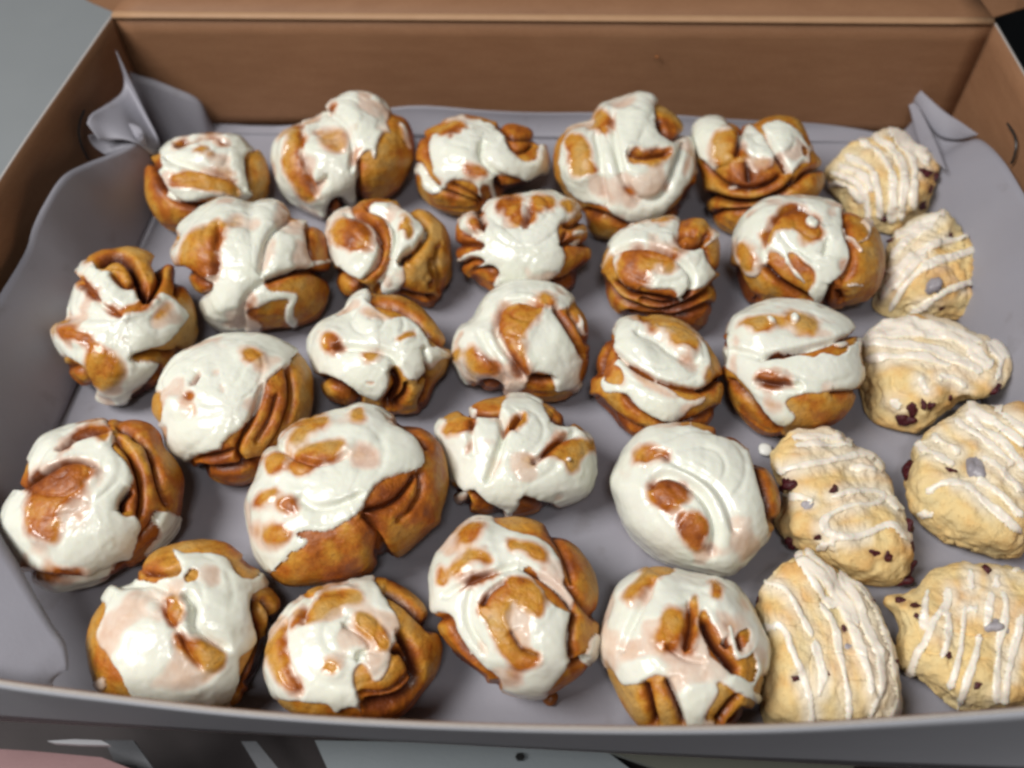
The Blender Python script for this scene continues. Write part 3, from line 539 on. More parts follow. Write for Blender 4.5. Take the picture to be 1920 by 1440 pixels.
 out="0,1260 50,1120 120,1080 140,1000 190,880 250,780 310,720 480,680 640,635 740,640 840,615 950,640 1030,710 1050,800 1120,880 1180,1000 1190,1100 1170,1220 1140,1330 1080,1440 960,1530 800,1620 620,1705 400,1750 290,1725 180,1645 90,1550 40,1450 0,1350",
 ice=[(1,"0,1260 50,1120 120,1080 150,1100 180,1050 190,900 250,780 310,720 480,680 640,635 700,680 742,720 742,760 722,832 790,880 852,970 867,1040 820,1100 782,1160 777,1220 800,1262 870,1250 917,1310 902,1380 862,1470 852,1530 760,1602 700,1652 600,1702 400,1745 290,1720 180,1640 90,1550 40,1450 0,1350"),(.9,"970,1262 1040,1220 1100,1228 1152,1280 1112,1352 1050,1432 980,1522 900,1572 860,1580 960,1470 1022,1392 1012,1322")],
 bare=[(6,"380,832 500,742 640,708 742,718 730,752 640,762 500,792 400,842"),(9,"130,1080 230,1040 300,970 420,918 520,918 625,960 540,1050 460,1160 380,1250 360,1400 300,1422 220,1372 180,1250 240,1120 180,1100"),(7,"150,1562 260,1580 380,1612 560,1602 560,1632 400,1655 250,1635"),(5,"640,790 700,780 690,800 650,805")],
 thin=[(.4,14,"560,980 680,940 700,1040 600,1060"),(.3,20,"420,1300 560,1200 640,1300 480,1420"),(.5,10,"700,1560 860,1540 760,1640")],
 cr=[(7,13,.4,"140,1095 260,1020 400,928 540,908 630,950"),(11,18,1,"785,1235 785,1160 845,1090"),(9,12,.3,"740,760 840,850 900,1000 925,1150 900,1270"),(8,10,.4,"750,690 840,700 870,750 960,790 1000,960 1090,1200"),(7,7,.3,"370,842 520,765 720,705"),(8,8,.3,"900,1420 980,1340 1030,1230"),(8,8,.3,"150,1600 380,1660 620,1640 820,1560")]),
dict(v=Z10, label="largest bun, with a broad bare caramel front below its icing sheet",
 out="130,850 150,740 210,650 260,520 320,440 500,310 650,260 760,225 880,205 1000,215 1080,270 1200,290 1330,350 1400,440 1440,560 1452,700 1440,820 1400,900 1405,980 1330,1030 1250,1100 1130,1200 1040,1190 990,1220 940,1300 800,1360 600,1372 400,1392 300,1330 240,1250 170,1140 150,1000",
 ice=[(1,"130,850 150,740 210,650 260,520 320,440 500,310 650,260 760,225 900,205 1000,225 1100,310 1220,380 1275,450 1292,560 1270,612 1200,642 1060,662 980,722 912,802 892,880 800,952 700,1012 600,1022 530,1012 470,1040 552,1058 542,1102 470,1152 432,1142 422,1192 360,1242 320,1292 270,1240 200,1170 165,1120 160,1000")],
 bare=[(7,"405,465 500,350 640,308 690,330 560,402 460,465"),(7,"285,595 300,538 435,528 360,642 330,665"),(7,"455,605 460,518 600,478 785,468 760,522 620,582 500,645"),(7,"826,275 892,248 884,305"),(6,"205,835 270,778 355,768 262,852 220,865"),(6,"355,845 430,788 475,882 380,875"),(8,"295,1045 360,985 405,985 435,1030 360,1085 310,1075")],
 thin=[(.6,16,"800,540 860,420 1000,490 1020,640 820,630"),(.4,14,"240,800 480,760 520,900 260,920"),(.5,14,"180,960 440,940 400,1160 200,1140"),(.4,12,"700,300 860,270 880,330 720,360")],
 cr=[(8,12,.5,"895,880 1020,855 1120,810 1200,710 1240,640"),(9,10,.2,"890,900 970,980 1005,1070 1000,1200"),(10,12,.4,"1000,1060 1020,1150 1060,1200"),(9,7,.1,"480,790 560,870 720,860 890,780"),(8,7,.1,"1260,620 1290,760 1210,880 1120,960"),(8,6,.0,"330,450 460,560 640,600 800,520"),(8,8,.3,"1100,290 1240,360 1320,480")]),
dict(v=Z11, label="messy bun with crumpled lengthwise icing folds and dark syrup at its foot",
 out="65,410 110,340 240,290 340,230 480,210 560,200 660,205 750,250 860,310 930,370 1030,430 1060,520 1092,680 1060,780 1030,840 940,905 820,950 680,985 520,1005 380,995 240,955 160,890 150,800 160,700 130,620 100,540 60,450",
 ice=[(1,"60,440 90,370 130,350 125,420 100,455 200,442 290,430 302,350 400,340 470,330 490,240 560,200 660,205 740,250 770,330 830,390 920,390 1000,440 1050,490 1062,560 1090,680 1060,780 1030,840 940,902 820,932 720,892 632,852 612,882 560,982 520,992 440,952 370,902 290,822 240,842 190,792 150,682 120,562"),(.9,"152,832 200,820 252,890 222,942 170,892"),(1,"252,290 300,278 325,300 280,328")],
 bare=[(4,"485,482 530,400 600,338 645,343 602,412 530,465"),(6,"735,602 780,540 860,478 905,468 885,500 1052,510 1072,560 980,602 940,682 880,695 850,602 760,615"),(6,"130,440 200,440 270,370 290,340 296,440 210,460")],
 thin=[(.7,7,"250,560 270,510 292,470 292,560 262,600"),(.6,8,"680,650 740,600 765,620 700,660"),(.5,8,"385,745 470,600 485,640 425,745"),(.4,12,"620,580 700,600 680,680 620,660")],
 blob=[(1,"875,620 905,610 915,640 885,645")],
 cr=[(10,12,.1,"470,330 505,450 470,560 430,660 390,770"),(7,9,.5,"610,335 540,440"),(8,11,.4,"680,650 770,580 870,490 960,450"),(9,14,1,"280,830 380,930 500,995"),(8,12,1,"600,885 700,925 820,945"),(10,14,1,"150,800 235,860 260,950"),(8,13,1,"230,300 330,335 475,330"),(7,10,1,"800,345 860,375 930,380"),(8,8,.2,"300,350 290,470 300,600")]),
dict(v=Z12, label="round bun with a smooth white ring around a small orange middle",
 out="215,1200 260,1080 330,960 400,880 500,810 640,800 760,800 880,830 1000,860 1100,930 1180,1010 1260,1100 1310,1210 1330,1330 1315,1420 1240,1540 1140,1650 1060,1740 960,1790 800,1755 640,1712 460,1632 340,1502 280,1362",
 ice=[(1,"215,1200 260,1080 330,960 400,880 460,810 560,800 720,830 850,862 980,902 1060,932 1122,970 1162,1020 1152,1090 1192,1220 1222,1330 1237,1430 1240,1500 1200,1602 1130,1692 1090,1722 1050,1700 1000,1789 900,1772 800,1752 640,1712 460,1632 340,1502 280,1362 240,1290")],
 bare=[(6,"478,1212 520,1162 600,1158 682,1190 702,1270 680,1320 620,1330 560,1330 510,1292 488,1252"),(6,"650,1480 700,1390 760,1370 820,1430 835,1500 802,1602 720,1562"),(8,"395,1065 430,978 505,972 580,1000 480,1035")],
 thin=[(.6,8,"540,1330 620,1320 720,1400 680,1480 600,1420"),(.4,14,"820,1640 880,1480 900,1620"),(.3,14,"300,1120 380,1060 380,1180 320,1200")],
 cr=[(12,12,.0,"480,1230 500,1150 620,1130 760,1210 860,1330 900,1480 870,1640"),(12,6,.0,"440,1050 540,980 640,1060 760,1110 900,1200 980,1330 1020,1500"),(10,12,1,"1120,940 1185,1100 1235,1280 1265,1450"),(7,8,.5,"900,860 1040,880 1120,960")]),
dict(v=Z13, label="bun in the front left corner, thick white icing with small openings over its dough",
 out="530,640 540,520 600,400 680,310 740,235 900,215 910,140 1000,50 1100,0 1200,-40 1350,-50 1480,-20 1560,60 1680,150 1725,280 1800,360 1832,440 1800,540 1740,640 1700,800 1640,920 1560,1010 1460,1070 1200,1110 900,1080 700,1020 610,930 550,800",
 ice=[(1,"738,270 760,222 900,225 980,245 1080,225 1170,202 1150,110 1110,60 1103,15 1180,60 1300,50 1400,70 1462,80 1490,140 1540,222 1610,240 1640,200 1692,140 1727,280 1640,312 1622,420 1642,560 1652,640 1600,692 1540,722 1530,790 1552,870 1520,952 1440,1062 1200,1092 900,1045 830,972 800,882 760,802 700,712 640,662 625,582 660,500 690,430 668,370 690,320"),(.5,"595,900 640,850 702,838 702,942 610,938")],
 bare=[(5,"1068,400 1110,358 1182,368 1212,430 1172,502 1120,512 1078,462"),(3,"1208,202 1240,163 1282,178 1287,232 1230,248"),(6,"1150,580 1180,548 1222,618 1290,628 1402,680 1432,730 1380,792 1300,782 1230,702 1160,622")],
 thin=[(.45,14,"1300,820 1380,800 1360,880 1310,880"),(.35,12,"1180,640 1440,680 1420,820 1260,800")],
 cr=[(11,11,.0,"1190,330 1265,400 1240,520 1330,600 1460,680"),(9,6,.0,"1060,370 1075,480 1160,560 1200,680 1300,800"),(8,9,.5,"920,180 1080,185 1170,150"),(9,12,.9,"1560,70 1620,120 1660,140"),(12,17,.9,"1640,320 1635,440 1690,560 1690,660 1620,800 1540,960"),(9,11,.7,"1690,340 1765,450 1740,600"),(10,6,.0,"760,280 920,260 1000,262 1090,310"),(8,9,.6,"1720,650 1670,800 1600,930")]),
dict(v=Z14, label="front-row bun with an open outer coil and glossy filling in the gap",
 out="215,900 200,830 215,700 240,560 320,430 400,340 500,270 650,268 760,238 880,205 1020,220 1140,290 1230,370 1280,460 1300,580 1342,680 1332,780 1260,920 1150,1050 1060,1120 900,1160 600,1160 400,1120 280,1030 230,960",
 ice=[(1,"215,900 205,820 225,700 250,560 330,430 400,370 520,310 600,280 700,280 760,240 860,225 912,240 960,320 1002,390 1052,460 1067,540 1042,622 1012,682 1002,752 980,822 930,885 890,885 858,832 822,775 792,790 770,852 780,922 805,1010 822,1112 780,1052 700,1055 660,1092 630,1072 600,1022 520,1032 430,1012 340,1012 250,972")],
 bare=[(5,"452,512 490,440 560,350 680,308 795,320 822,362 740,402 620,432 540,502 480,525"),(4,"765,492 790,458 860,478 945,560 988,640 962,688 918,662 880,592 800,542"),(8,"255,700 290,590 335,495 322,640 342,780 402,850 435,935 360,915 290,842 258,770"),(5,"385,480 430,420 460,400 420,480 400,540 385,560"),(7,"590,790 640,750 692,802 640,832")],
 thin=[(.5,8,"560,470 700,420 720,470 600,520"),(.5,10,"340,900 440,950 440,1000 350,990")],
 cr=[(10,16,.9,"1010,690 1080,680 1140,780 1160,860"),(15,22,1,"1050,560 1110,640 1185,790 1185,890 1100,980 960,1030 830,1030"),(11,17,1,"950,285 1060,320 1160,410 1290,560"),(7,11,.5,"790,750 800,700 850,690"),(8,8,.3,"450,520 435,430 500,330"),(7,9,.4,"800,960 960,975 1080,900 1140,820"),(7,6,.2,"700,520 800,570 880,640 850,700"),(8,6,.1,"330,500 330,700 400,860 440,960")]),
dict(v=Z15, label="front-row bun with concentric icing rings around a golden spiral",
 out="-313,184 -283,84 -213,-16 -93,-136 -13,-166 77,-160 257,-176 397,-156 517,-76 617,-6 707,104 762,220 767,340 755,420 780,500 770,620 745,740 690,810 600,880 500,935 440,970 300,985 153,960 23,905 -97,825 -197,705 -277,560 -285,480 -307,440 -315,350",
 ice=[(1,"-313,184 -283,84 -213,-16 -93,-136 -13,-166 77,-150 137,-106 240,-75 357,-56 420,-16 480,40 535,130 547,220 562,280 612,340 612,430 592,600 592,740 520,832 460,902 400,962 300,977 170,962 110,882 0,792 -100,702 -140,602 -150,522 -180,462 -240,432 -280,442 -307,440 -312,350"),(.9,"690,640 740,560 750,600 735,720 690,775 650,770 660,720")],
 bare=[(6,"-150,285 -60,215 110,168 60,215 0,242 -80,275"),(3,"250,148 300,136 352,185 430,228 530,330 610,385 600,435 520,405 480,382 400,292 320,205"),(5,"0,405 40,310 150,238 260,238 350,278 402,380 382,475 330,432 230,362 185,370 150,480 180,562 250,652 290,705 385,705 375,755 240,795 160,702 100,602 60,522 0,482"),(6,"170,5 260,5 350,30 418,95 385,108 260,52 180,30"),(8,"-170,175 -77,78 48,58 -17,122 -147,175"),(5,"-250,245 -250,160 -217,148 -225,255"),(8,"-75,-76 40,-98 -10,-16 -115,36")],
 thin=[(.5,10,"-250,30 -100,-100 0,-120 -60,0 -200,120"),(.4,10,"-40,560 20,640 60,740 -20,700"),(.5,12,"20,840 120,760 240,820 320,900 200,930 100,900"),(.4,8,"340,380 420,300 480,400 400,440")],
 cr=[(6,12,.7,"240,140 320,175 430,228 540,330 610,430"),(8,10,.3,"-220,350 -150,285 0,215 110,168 250,140"),(11,15,.9,"615,430 570,600 590,740"),(7,9,.4,"545,230 640,360 770,490"),(8,9,.5,"-265,490 -195,465 -150,590 -50,750 120,910"),(8,14,1,"560,790 620,760 690,730"),(7,8,.5,"-260,600 -130,760 40,890"),(6,8,.6,"20,400 60,310 160,240"),(6,7,.5,"200,560 270,690 380,720"),(8,7,.2,"430,-130 520,0 580,160 600,260"),(7,8,.3,"-50,290 -90,420 -60,560 40,700")]),
dict(v=Z15, label="front-row bun beside the scones, long white tongue of icing over dark sticky filling",
 out="770,640 790,520 830,400 850,320 920,240 1010,190 1100,150 1200,155 1300,180 1420,200 1560,230 1650,260 1700,340 1760,450 1800,540 1852,620 1852,760 1830,860 1822,960 1780,1040 1720,1120 1620,1220 1400,1270 1200,1250 1040,1190 950,1090 880,980 830,870 780,750",
 ice=[(1,"770,640 800,520 850,400 850,320 920,240 1010,190 1090,170 1140,220 1200,200 1300,180 1420,200 1560,230 1650,250 1692,330 1752,450 1802,540 1852,620 1852,740 1802,850 1742,932 1802,960 1817,1012 1780,1035 1680,972 1580,912 1522,882 1532,960 1482,1062 1442,1122 1522,1142 1502,1202 1320,1192 1280,1082 1240,962 1202,882 1180,852 1110,850 1050,892 908,922 870,852 810,762")],
 bare=[(5,"1080,190 1130,150 1215,170 1182,212 1080,272 1020,332 950,385 955,320 1030,268"),(8,"1190,470 1240,438 1302,448 1302,562 1262,642 1200,662 1168,602"),(4,"1335,400 1370,348 1402,380 1392,520 1372,685 1325,685 1340,540"),(3,"1418,450 1462,458 1502,560 1560,642 1592,590 1622,702 1652,762 1722,722 1754,698 1742,822 1732,922 1650,842 1560,782 1480,742 1440,642 1408,522"),(3,"1658,600 1690,538 1732,560 1722,642 1680,695"),(6,"1475,275 1520,265 1562,350 1500,402")],
 thin=[(.5,14,"930,360 1060,300 1060,400 960,440"),(.4,14,"1100,560 1300,600 1280,700 1120,680"),(.5,10,"1480,420 1600,440 1640,560 1560,560")],
 rope=[(4,"1600,540 1625,640 1655,745 1740,700 1775,620")],
 cr=[(11,16,1,"1055,890 1085,1010 1130,1180"),(10,15,1,"1195,865 1255,1000 1310,1180"),(13,18,1,"1430,480 1500,640 1580,740 1650,830"),(9,14,.9,"1530,1150 1600,1040 1670,975"),(7,10,.4,"1600,1170 1720,1060"),(8,9,.4,"1320,690 1360,500 1340,380"),(8,10,1,"1560,620 1600,660"),(9,7,.0,"1120,240 1040,400 960,560 900,700"),(8,8,.7,"1660,590 1690,680"),(8,6,.0,"1200,660 1320,740 1440,760")]),
]
SCONES = [
dict(v=Z4, label="glazed scone in the back right corner against the paper, farthest from the camera",
 out="650,1050 720,1000 800,930 870,890 950,870 1050,835 1120,850 1200,910 1290,970 1370,1040 1382,1100 1360,1170 1345,1260 1300,1370 1200,1440 1100,1500 950,1500 820,1420 690,1260 650,1150",
 dr=["690,1110 830,1165 900,1250 930,1400","770,1000 900,1060 970,1150 1000,1400","870,900 1000,1000 1070,1120 1080,1300 1060,1420","950,880 1080,960 1150,1080 1140,1260 1120,1400","1050,850 1180,950 1220,1080 1200,1200 1200,1330","1120,880 1250,970 1290,1050","720,1060 860,1100 940,1230","680,1180 800,1200 880,1300"],
 be=["1280,1110,9","1350,1130,9","1330,1220,8","1270,1340,9","1020,1410,6"]),
dict(v=Z8, label="glazed scone second from the back, diagonal drizzle and one grey iced berry",
 out="960,640 1030,330 1090,260 1170,190 1260,130 1370,110 1450,130 1490,200 1530,270 1590,320 1612,400 1600,500 1595,600 1622,740 1560,830 1420,830 1250,830 1100,830 1000,810 930,750",
 dr=["1060,420 1180,300 1330,190","1040,520 1130,480 1300,360 1420,310 1560,290","1060,760 1150,600 1260,490 1420,430 1600,370","1200,770 1330,680 1480,610 1590,580","1080,620 1180,510 1280,400","1100,290 1280,190 1400,150","1010,680 1080,560 1160,470"],
 be=["1340,590,15g","1460,290,8","1060,300,6","1600,610,9","1380,740,5"]),
dict(v=Z8, label="glazed scone third from the back, lengthwise drizzle and dark berries in its front edge",
 out="865,1080 880,960 930,880 1020,830 1130,790 1280,790 1430,810 1560,860 1680,920 1780,980 1822,1050 1852,1150 1842,1240 1790,1310 1650,1350 1520,1350 1420,1410 1320,1480 1250,1550 1080,1550 940,1500 880,1400 860,1220",
 dr=["900,925 1100,905 1400,915 1600,1000 1700,1120","880,975 1100,970 1300,1000 1500,1080 1650,1160","900,1080 1080,1050 1280,1060 1440,1120","1380,1190 1460,1190 1540,1250","1680,980 1790,1040 1740,1210","950,870 1150,850 1450,880 1640,980","1560,1020 1680,1150 1720,1080","1250,1200 1300,1300","1080,1340 1130,1380"],
 be=["1200,1420,10","1160,1460,11","1270,1365,7","1320,1385,8","1740,1280,10","1450,1330,5"]),
dict(v=Z16, label="glazed scone beside the ringed bun, looping drizzle and several dark red berries",
 out="290,420 340,350 400,280 480,260 640,255 720,280 780,350 850,420 960,470 1010,570 1090,660 1130,750 1190,860 1200,960 1202,1100 1200,1200 1150,1290 1050,1330 920,1312 800,1255 700,1195 620,1130 480,1070 380,1010 330,930 345,820 365,720 350,640 300,560 280,480",
 dr=["430,340 600,320 750,340","450,390 640,380 810,390","340,565 500,530 650,490 850,450 960,470","820,530 960,550","680,730 830,690 1000,680 1040,720 950,780 800,790 680,830 620,890 660,970 780,990 900,970 1050,890 1150,970 1230,1010","600,1050 700,1010","960,470 1040,580","1050,720 1130,800","400,720 500,720 560,760"],
 be=["410,630,13","345,675,9","700,680,8","540,770,9g","405,1020,10","1060,1120,8","960,1090,7","1230,1035,9","1215,1180,12","1205,1290,13","1225,920,11","590,990,6"]),
dict(v=Z16, label="glazed scone cut by the right edge, large grey iced berry in its middle",
 out="1140,640 1150,580 1210,500 1190,420 1230,360 1320,280 1430,200 1560,120 1660,100 1740,140 1860,95 1960,120 2060,220 2110,400 2100,700 2000,1000 1900,1140 1800,1150 1600,1080 1400,1000 1280,930 1210,850 1170,760",
 dr=["1240,390 1350,450 1470,510","1330,330 1420,380 1500,440","1470,230 1620,310 1750,420 1850,520","1560,140 1700,220 1820,300 1920,400","1300,700 1350,650 1450,620 1560,640 1650,740 1780,860 1900,960","1620,600 1760,700 1890,860","1550,190 1680,290 1800,370 1920,560","1660,470 1780,540 1900,700","1260,830 1340,840","1700,130 1840,220 1960,340"],
 be=["1150,520,16","1165,585,11","1450,545,7","1600,525,17g","1600,300,6","1870,480,6"]),
dict(v=Z17, label="glazed scone standing in the front row beside the last bun, long vertical drips of glaze",
 out="175,430 190,330 250,230 270,170 380,120 440,60 520,15 600,60 680,140 740,200 830,240 900,310 960,390 1020,470 1060,580 1092,700 1112,830 1142,920 1140,1080 1110,1200 900,1250 600,1260 350,1250 235,1160 245,950 235,800 245,650 200,540",
 dr=["220,250 320,260 390,285 470,430 560,590","330,510 390,560 440,720 500,850 560,1050 550,1170","580,620 610,760 630,860 600,980","440,60 560,160 680,280 760,420 830,580 890,740 930,880 930,960","620,380 700,500 730,650 760,800 800,1000 790,1170","720,200 830,340 900,520 960,650 1000,800 1010,950 940,1050 940,1170","800,240 940,380 1010,520 1060,700 1100,840 1130,940 1110,1040 1060,1130","470,110 600,300 720,400","230,540 330,530","520,60 660,190 760,340 850,520"],
 be=["200,360,9","450,860,7","1070,560,10","1110,770,9","660,830,5","770,550,6","950,340,8","800,650,6g"]),
dict(v=Z17, label="glazed scone in the front right corner, blobbed drizzle around a grey iced berry",
 out="980,400 1060,350 1130,345 1200,300 1290,200 1380,150 1500,110 1650,105 1780,120 1900,140 2050,200 2150,400 2150,700 2100,1000 1900,1100 1650,1110 1480,1080 1380,990 1290,910 1180,880 1120,810 1090,700 1090,600 1040,480",
 dr=["1420,280 1440,380 1340,480 1300,600 1220,740 1190,850","1300,300 1280,400 1270,540","1570,170 1580,300","1540,400 1530,600 1500,750 1450,920","1430,440 1440,600 1390,730","1640,590 1600,740 1560,860 1500,1050","1735,210 1745,280","1710,310 1690,430 1680,530","1780,310 1810,420 1770,600 1750,800 1740,1030","1900,460 1870,640 1820,840 1790,1030","1840,140 1930,190","1560,410 1620,420"],
 be=["1750,530,13g","1690,175,8","1220,390,7","1240,450,6","1120,350,8","1430,710,6","1620,910,7"]),
]

# ================= setting and box
def sheet(A,B,nu,nv): pass
def loft(rows,th=0.0006):
    """closed thin sheet through a grid of points (rows x cols x 3)"""
    G=np.array(rows,float); nr,nc=G.shape[:2]
    du=np.gradient(G,axis=0); dv=np.gradient(G,axis=1); n=np.cross(du,dv); n/=np.maximum(np.linalg.norm(n,axis=-1,keepdims=True),1e-12)
    A=(G+n*th/2).reshape(-1,3); B=(G-n*th/2).reshape(-1,3); V=np.vstack([A,B]); o=nr*nc; fs=[]
    for i in range(nr-1):
        for j in range(nc-1):
            a=i*nc+j; fs.append((a,a+1,a+nc+1,a+nc)); fs.append((o+a,o+a+nc,o+a+nc+1,o+a+1))
    rim=[(0,j) for j in range(nc)]+[(i,nc-1) for i in range(1,nr)]+[(nr-1,j) for j in range(nc-2,-1,-1)]+[(i,0) for i in range(nr-2,0,-1)]
    r=[a*nc+b for a,b in rim]
    for a,b in zip(r,r[1:]+r[:1]): fs.append((a,o+a,o+b,b))
    return V,fs
def spl(pts,n):
    """Catmull-Rom through pts, n samples"""
    p=np.array(pts,float); m=len(p); t=np.linspace(0,m-1-1e-9,n); i=t.astype(int); f=(t-i)[:,None]
    g=lambda k:p[np.clip(k,0,m-1)]
    p0,p1,p2,p3=g(i-1),g(i),g(i+1),g(i+2)
    return .5*((2*p1)+(p2-p0)*f+(2*p0-5*p1+4*p2-p3)*f*f+(3*p1-p0-3*p2+p3)*f**3)
def prism(name,pts,z0,z1,m,parent=None,**k):
    n=len(pts); V=[(x,y,z0) for x,y in pts]+[(x,y,z1) for x,y in pts]
    fs=[tuple(range(n))[::-1],tuple(range(n,2*n))]+[(i,(i+1)%n,n+(i+1)%n,n+i) for i in range(n)]
    return mesh_obj(name,V,fs,m,parent,smooth=False,**k)
H=.09; YB=.5735; XL=-.3225; XR=.2783
TH_B=.0012
# tabletop under the box and dark floor in front
mesh_obj('tabletop',[(-1.6,.17,-.006),(.36,.17,-.006),(.36,1.8,-.006),(-1.6,1.8,-.006),(-1.6,.17,-.03),(.36,.17,-.03),(.36,1.8,-.03),(-1.6,1.8,-.03)],
  [(0,1,2,3),(7,6,5,4),(0,4,5,1),(1,5,6,2),(2,6,7,3),(3,7,4,0)],M_TABLE,smooth=False,kind='structure')
mesh_obj('floor',[(-3,-3,-.16),(3,-3,-.16),(3,3,-.16),(-3,3,-.16)],[(0,1,2,3)],M_DARK,smooth=False,kind='structure')

box=empty('bakery_box',(0,.35,0),'large open kraft bakery box, brown inside and grey outside, holding the buns and scones','box')
box_inv=-np.array([0,.35,0])
def bpart(name,V,fs,m,label=None,smooth=False):
    o=mesh_obj(name,np.array(V)+box_inv,fs,m,box,smooth=smooth)
    if label: o['label']=label
    return o
def wall(name,top,bot,n,inward,label=None):
    """wall skin pair: brown inside, grey outside, pale cut edge on top"""
    top=spl(top,n); bot=spl(bot,n); rows=[bot+(top-bot)*t for t in np.linspace(0,1,8)]
    inward=np.array(inward,float)
    V,fs=loft([r+inward*TH_B*.5 for r in rows],TH_B*.8); bpart(name,V,fs,M_KRAFT,label,True)
    V,fs=loft([r-inward*TH_B*.5 for r in rows],TH_B*.8); return V,fs
# traced rim points
rimF=[un(p,H) for p in [(-260,1215),(-120,1254),(0,1279),(200,1306),(420,1332),(650,1350),(900,1361),(1150,1366),(1330,1365),(1500,1360),(1700,1347),(1919,1330),(2080,1312),(2240,1290)]]
botF=[np.array([p[0],.1195+.006*0,0]) for p in rimF]
botF=[np.array([r[0]*.985, uny((960,1396),0)[1] if False else .1225, 0]) for r in rimF]
rimF[0]=np.array([XL-.002,rimF[0][1],H]); 
V_,f_=wall('front_wall',rimF,botF,60,(0,1,0)); o=bpart('outer_face',V_,f_,M_OUT,None,True); o.parent=box
rimL=[np.array([XL,YB,H]),np.array([XL-.003,.50,H]),np.array([XL-.006,.42,H]),np.array([XL-.006,.33,H]),np.array([XL-.003,.22,H]),np.array([rimF[0][0],rimF[0][1],H])]
botL=[np.array([XL+.004,YB,0])]+[np.array([XL+.004,y,0]) for y in (.5,.42,.33,.22,.1225)]
V_,f_=wall('left_wall',rimL,botL,40,(1,0,0)); bpart('outer_face',V_,f_,M_OUT,None,True)
rimR=[np.array([XR,YB,H]),np.array([XR+.004,.47,H]),np.array([XR+.006,.36,H]),np.array([XR+.004,.22,H]),np.array([rimF[-1][0],rimF[-1][1],H])]
botR=[np.array([XR-.004,YB,0]),np.array([XR-.004,.47,0]),np.array([XR-.004,.36,0]),np.array([XR-.004,.22,0]),np.array([XR-.004,.1225,0])]
V_,f_=wall('right_wall',rimR,botR,40,(-1,0,0)); bpart('outer_face',V_,f_,M_OUT,None,True)
rimB=[np.array([x,YB+.001,H]) for x in np.linspace(XL,XR,6)]; botB=[np.array([x,YB-.002,0]) for x in np.linspace(XL+.004,XR-.004,6)]
V_,f_=wall('back_wall',rimB,botB,30,(0,-1,0)); bpart('outer_face',V_,f_,M_OUT,None,True)
bpart('bottom_panel',[(XL,.1225,-.004),(XR,.1225,-.004),(XR,YB,-.004),(XL,YB,-.004),(XL,.1225,-.001),(XR,.1225,-.001),(XR,YB,-.001),(XL,YB,-.001)],
  [(3,2,1,0),(4,5,6,7),(0,1,5,4),(1,2,6,5),(2,3,7,6),(3,0,4,7)],M_KRAFT)
def rim_edge(pts,n):
    c=spl(pts,n); V=[];fs=[]; r=.0008
    for i in range(n):
        t=c[min(i+1,n-1)]-c[max(i-1,0)]; t/=np.linalg.norm(t); s_=np.cross(t,[0,0,1]); s_/=np.linalg.norm(s_)
        for a_ in range(8): V.append(c[i]+s_*r*math.cos(a_*math.pi/4)+np.array([0,0,1])*r*.5*math.sin(a_*math.pi/4))
    for i in range(n-1):
        for a_ in range(8): fs.append((i*8+a_,i*8+(a_+1)%8,(i+1)*8+(a_+1)%8,(i+1)*8+a_))
    bpart('cut_edge',V,fs,M_EDGE,None,True)
rim_edge(rimF,80); rim_edge(rimL,60); rim_edge(rimR,60)
# lid folded back from the rear rim with its two side flaps
def lidp(x,t,bend=0): return np.array([x,YB+.004+.30*t,H+.0015-.035*t])
V_,f_=loft([spl([lidp(x,t)+np.array([0,0,.0012*math.sin(9*t)]) for x in np.linspace(XL+.001+.004*t,XR-.001-.006*t,5)],24) for t in np.linspace(0,1,10)],.0012)
bpart('lid',V_,f_,M_KRAFT,None,True)
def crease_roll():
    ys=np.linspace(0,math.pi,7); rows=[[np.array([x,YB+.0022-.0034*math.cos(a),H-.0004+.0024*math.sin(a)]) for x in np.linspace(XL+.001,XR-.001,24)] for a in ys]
    V,f=loft(rows,.0006); bpart('fold_line',V,f,simple('kraft_crease_highlight',(.46,.28,.16),(.38,.21,.11),60,.6),None,True)  # paler kraft puts the crease highlight into the colour, with some wear
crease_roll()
a=un((1863,41),H+.002); b_=un((1935,12),H-.004); 
V_,f_=loft([[lidp(XR-.001,0),lidp(XR-.004,.5),lidp(XR-.007,1)],[a+(b_-a)*.5+np.array([0,0,.002]),lidp(XR+.03,.5),lidp(XR+.03,1)],[b_,lidp(XR+.07,.45),lidp(XR+.06,.9)]],.001)
bpart('side_flap',V_,f_,M_KRAFT)
a=un((203,27),H+.002); b_=un((130,-22),H-.01)
V_,f_=loft([[lidp(XL+.001,0),lidp(XL+.004,.5),lidp(XL+.006,1)],[a+(b_-a)*.5,lidp(XL-.02,.5)-np.array([0,0,.01]),lidp(XL-.02,1)-np.array([0,0,.01])],[b_,lidp(XL-.05,.5)-np.array([0,0,.03]),lidp(XL-.05,.9)-np.array([0,0,.03])]],.001)
bpart('side_flap',V_,f_,M_KRAFT)
# curved lock slots cut near the rear of both side walls
def slot(pts,x,dx):
    L=chaikin(np.array(pts,float),3,False); c=np.array([unx(p,x) for p in L]); r=.0009; n=len(c); V=[];fs=[]
    for i in range(n):
        t=c[min(i+1,n-1)]-c[max(i-1,0)]; t/=np.linalg.norm(t); s=np.cross(t,[1,0,0]); s/=np.linalg.norm(s)
        for a_ in range(6):
            V.append(c[i]+s*r*math.cos(a_*math.pi/3)+np.array([1,0,0])*.0007*math.sin(a_*math.pi/3))
    for i in range(n-1):
        for a_ in range(6): fs.append((i*6+a_,i*6+(a_+1)%6,(i+1)*6+(a_+1)%6,(i+1)*6+a_))
    bpart('lock_slot',V,fs,M_BLACK)
slot([(158,207),(149,228),(147,252),(153,275),(165,298)],XL+.0035,1)
slot([(1889,232),(1903,252),(1906,275),(1900,300),(1896,306)],XR-.003,-1)

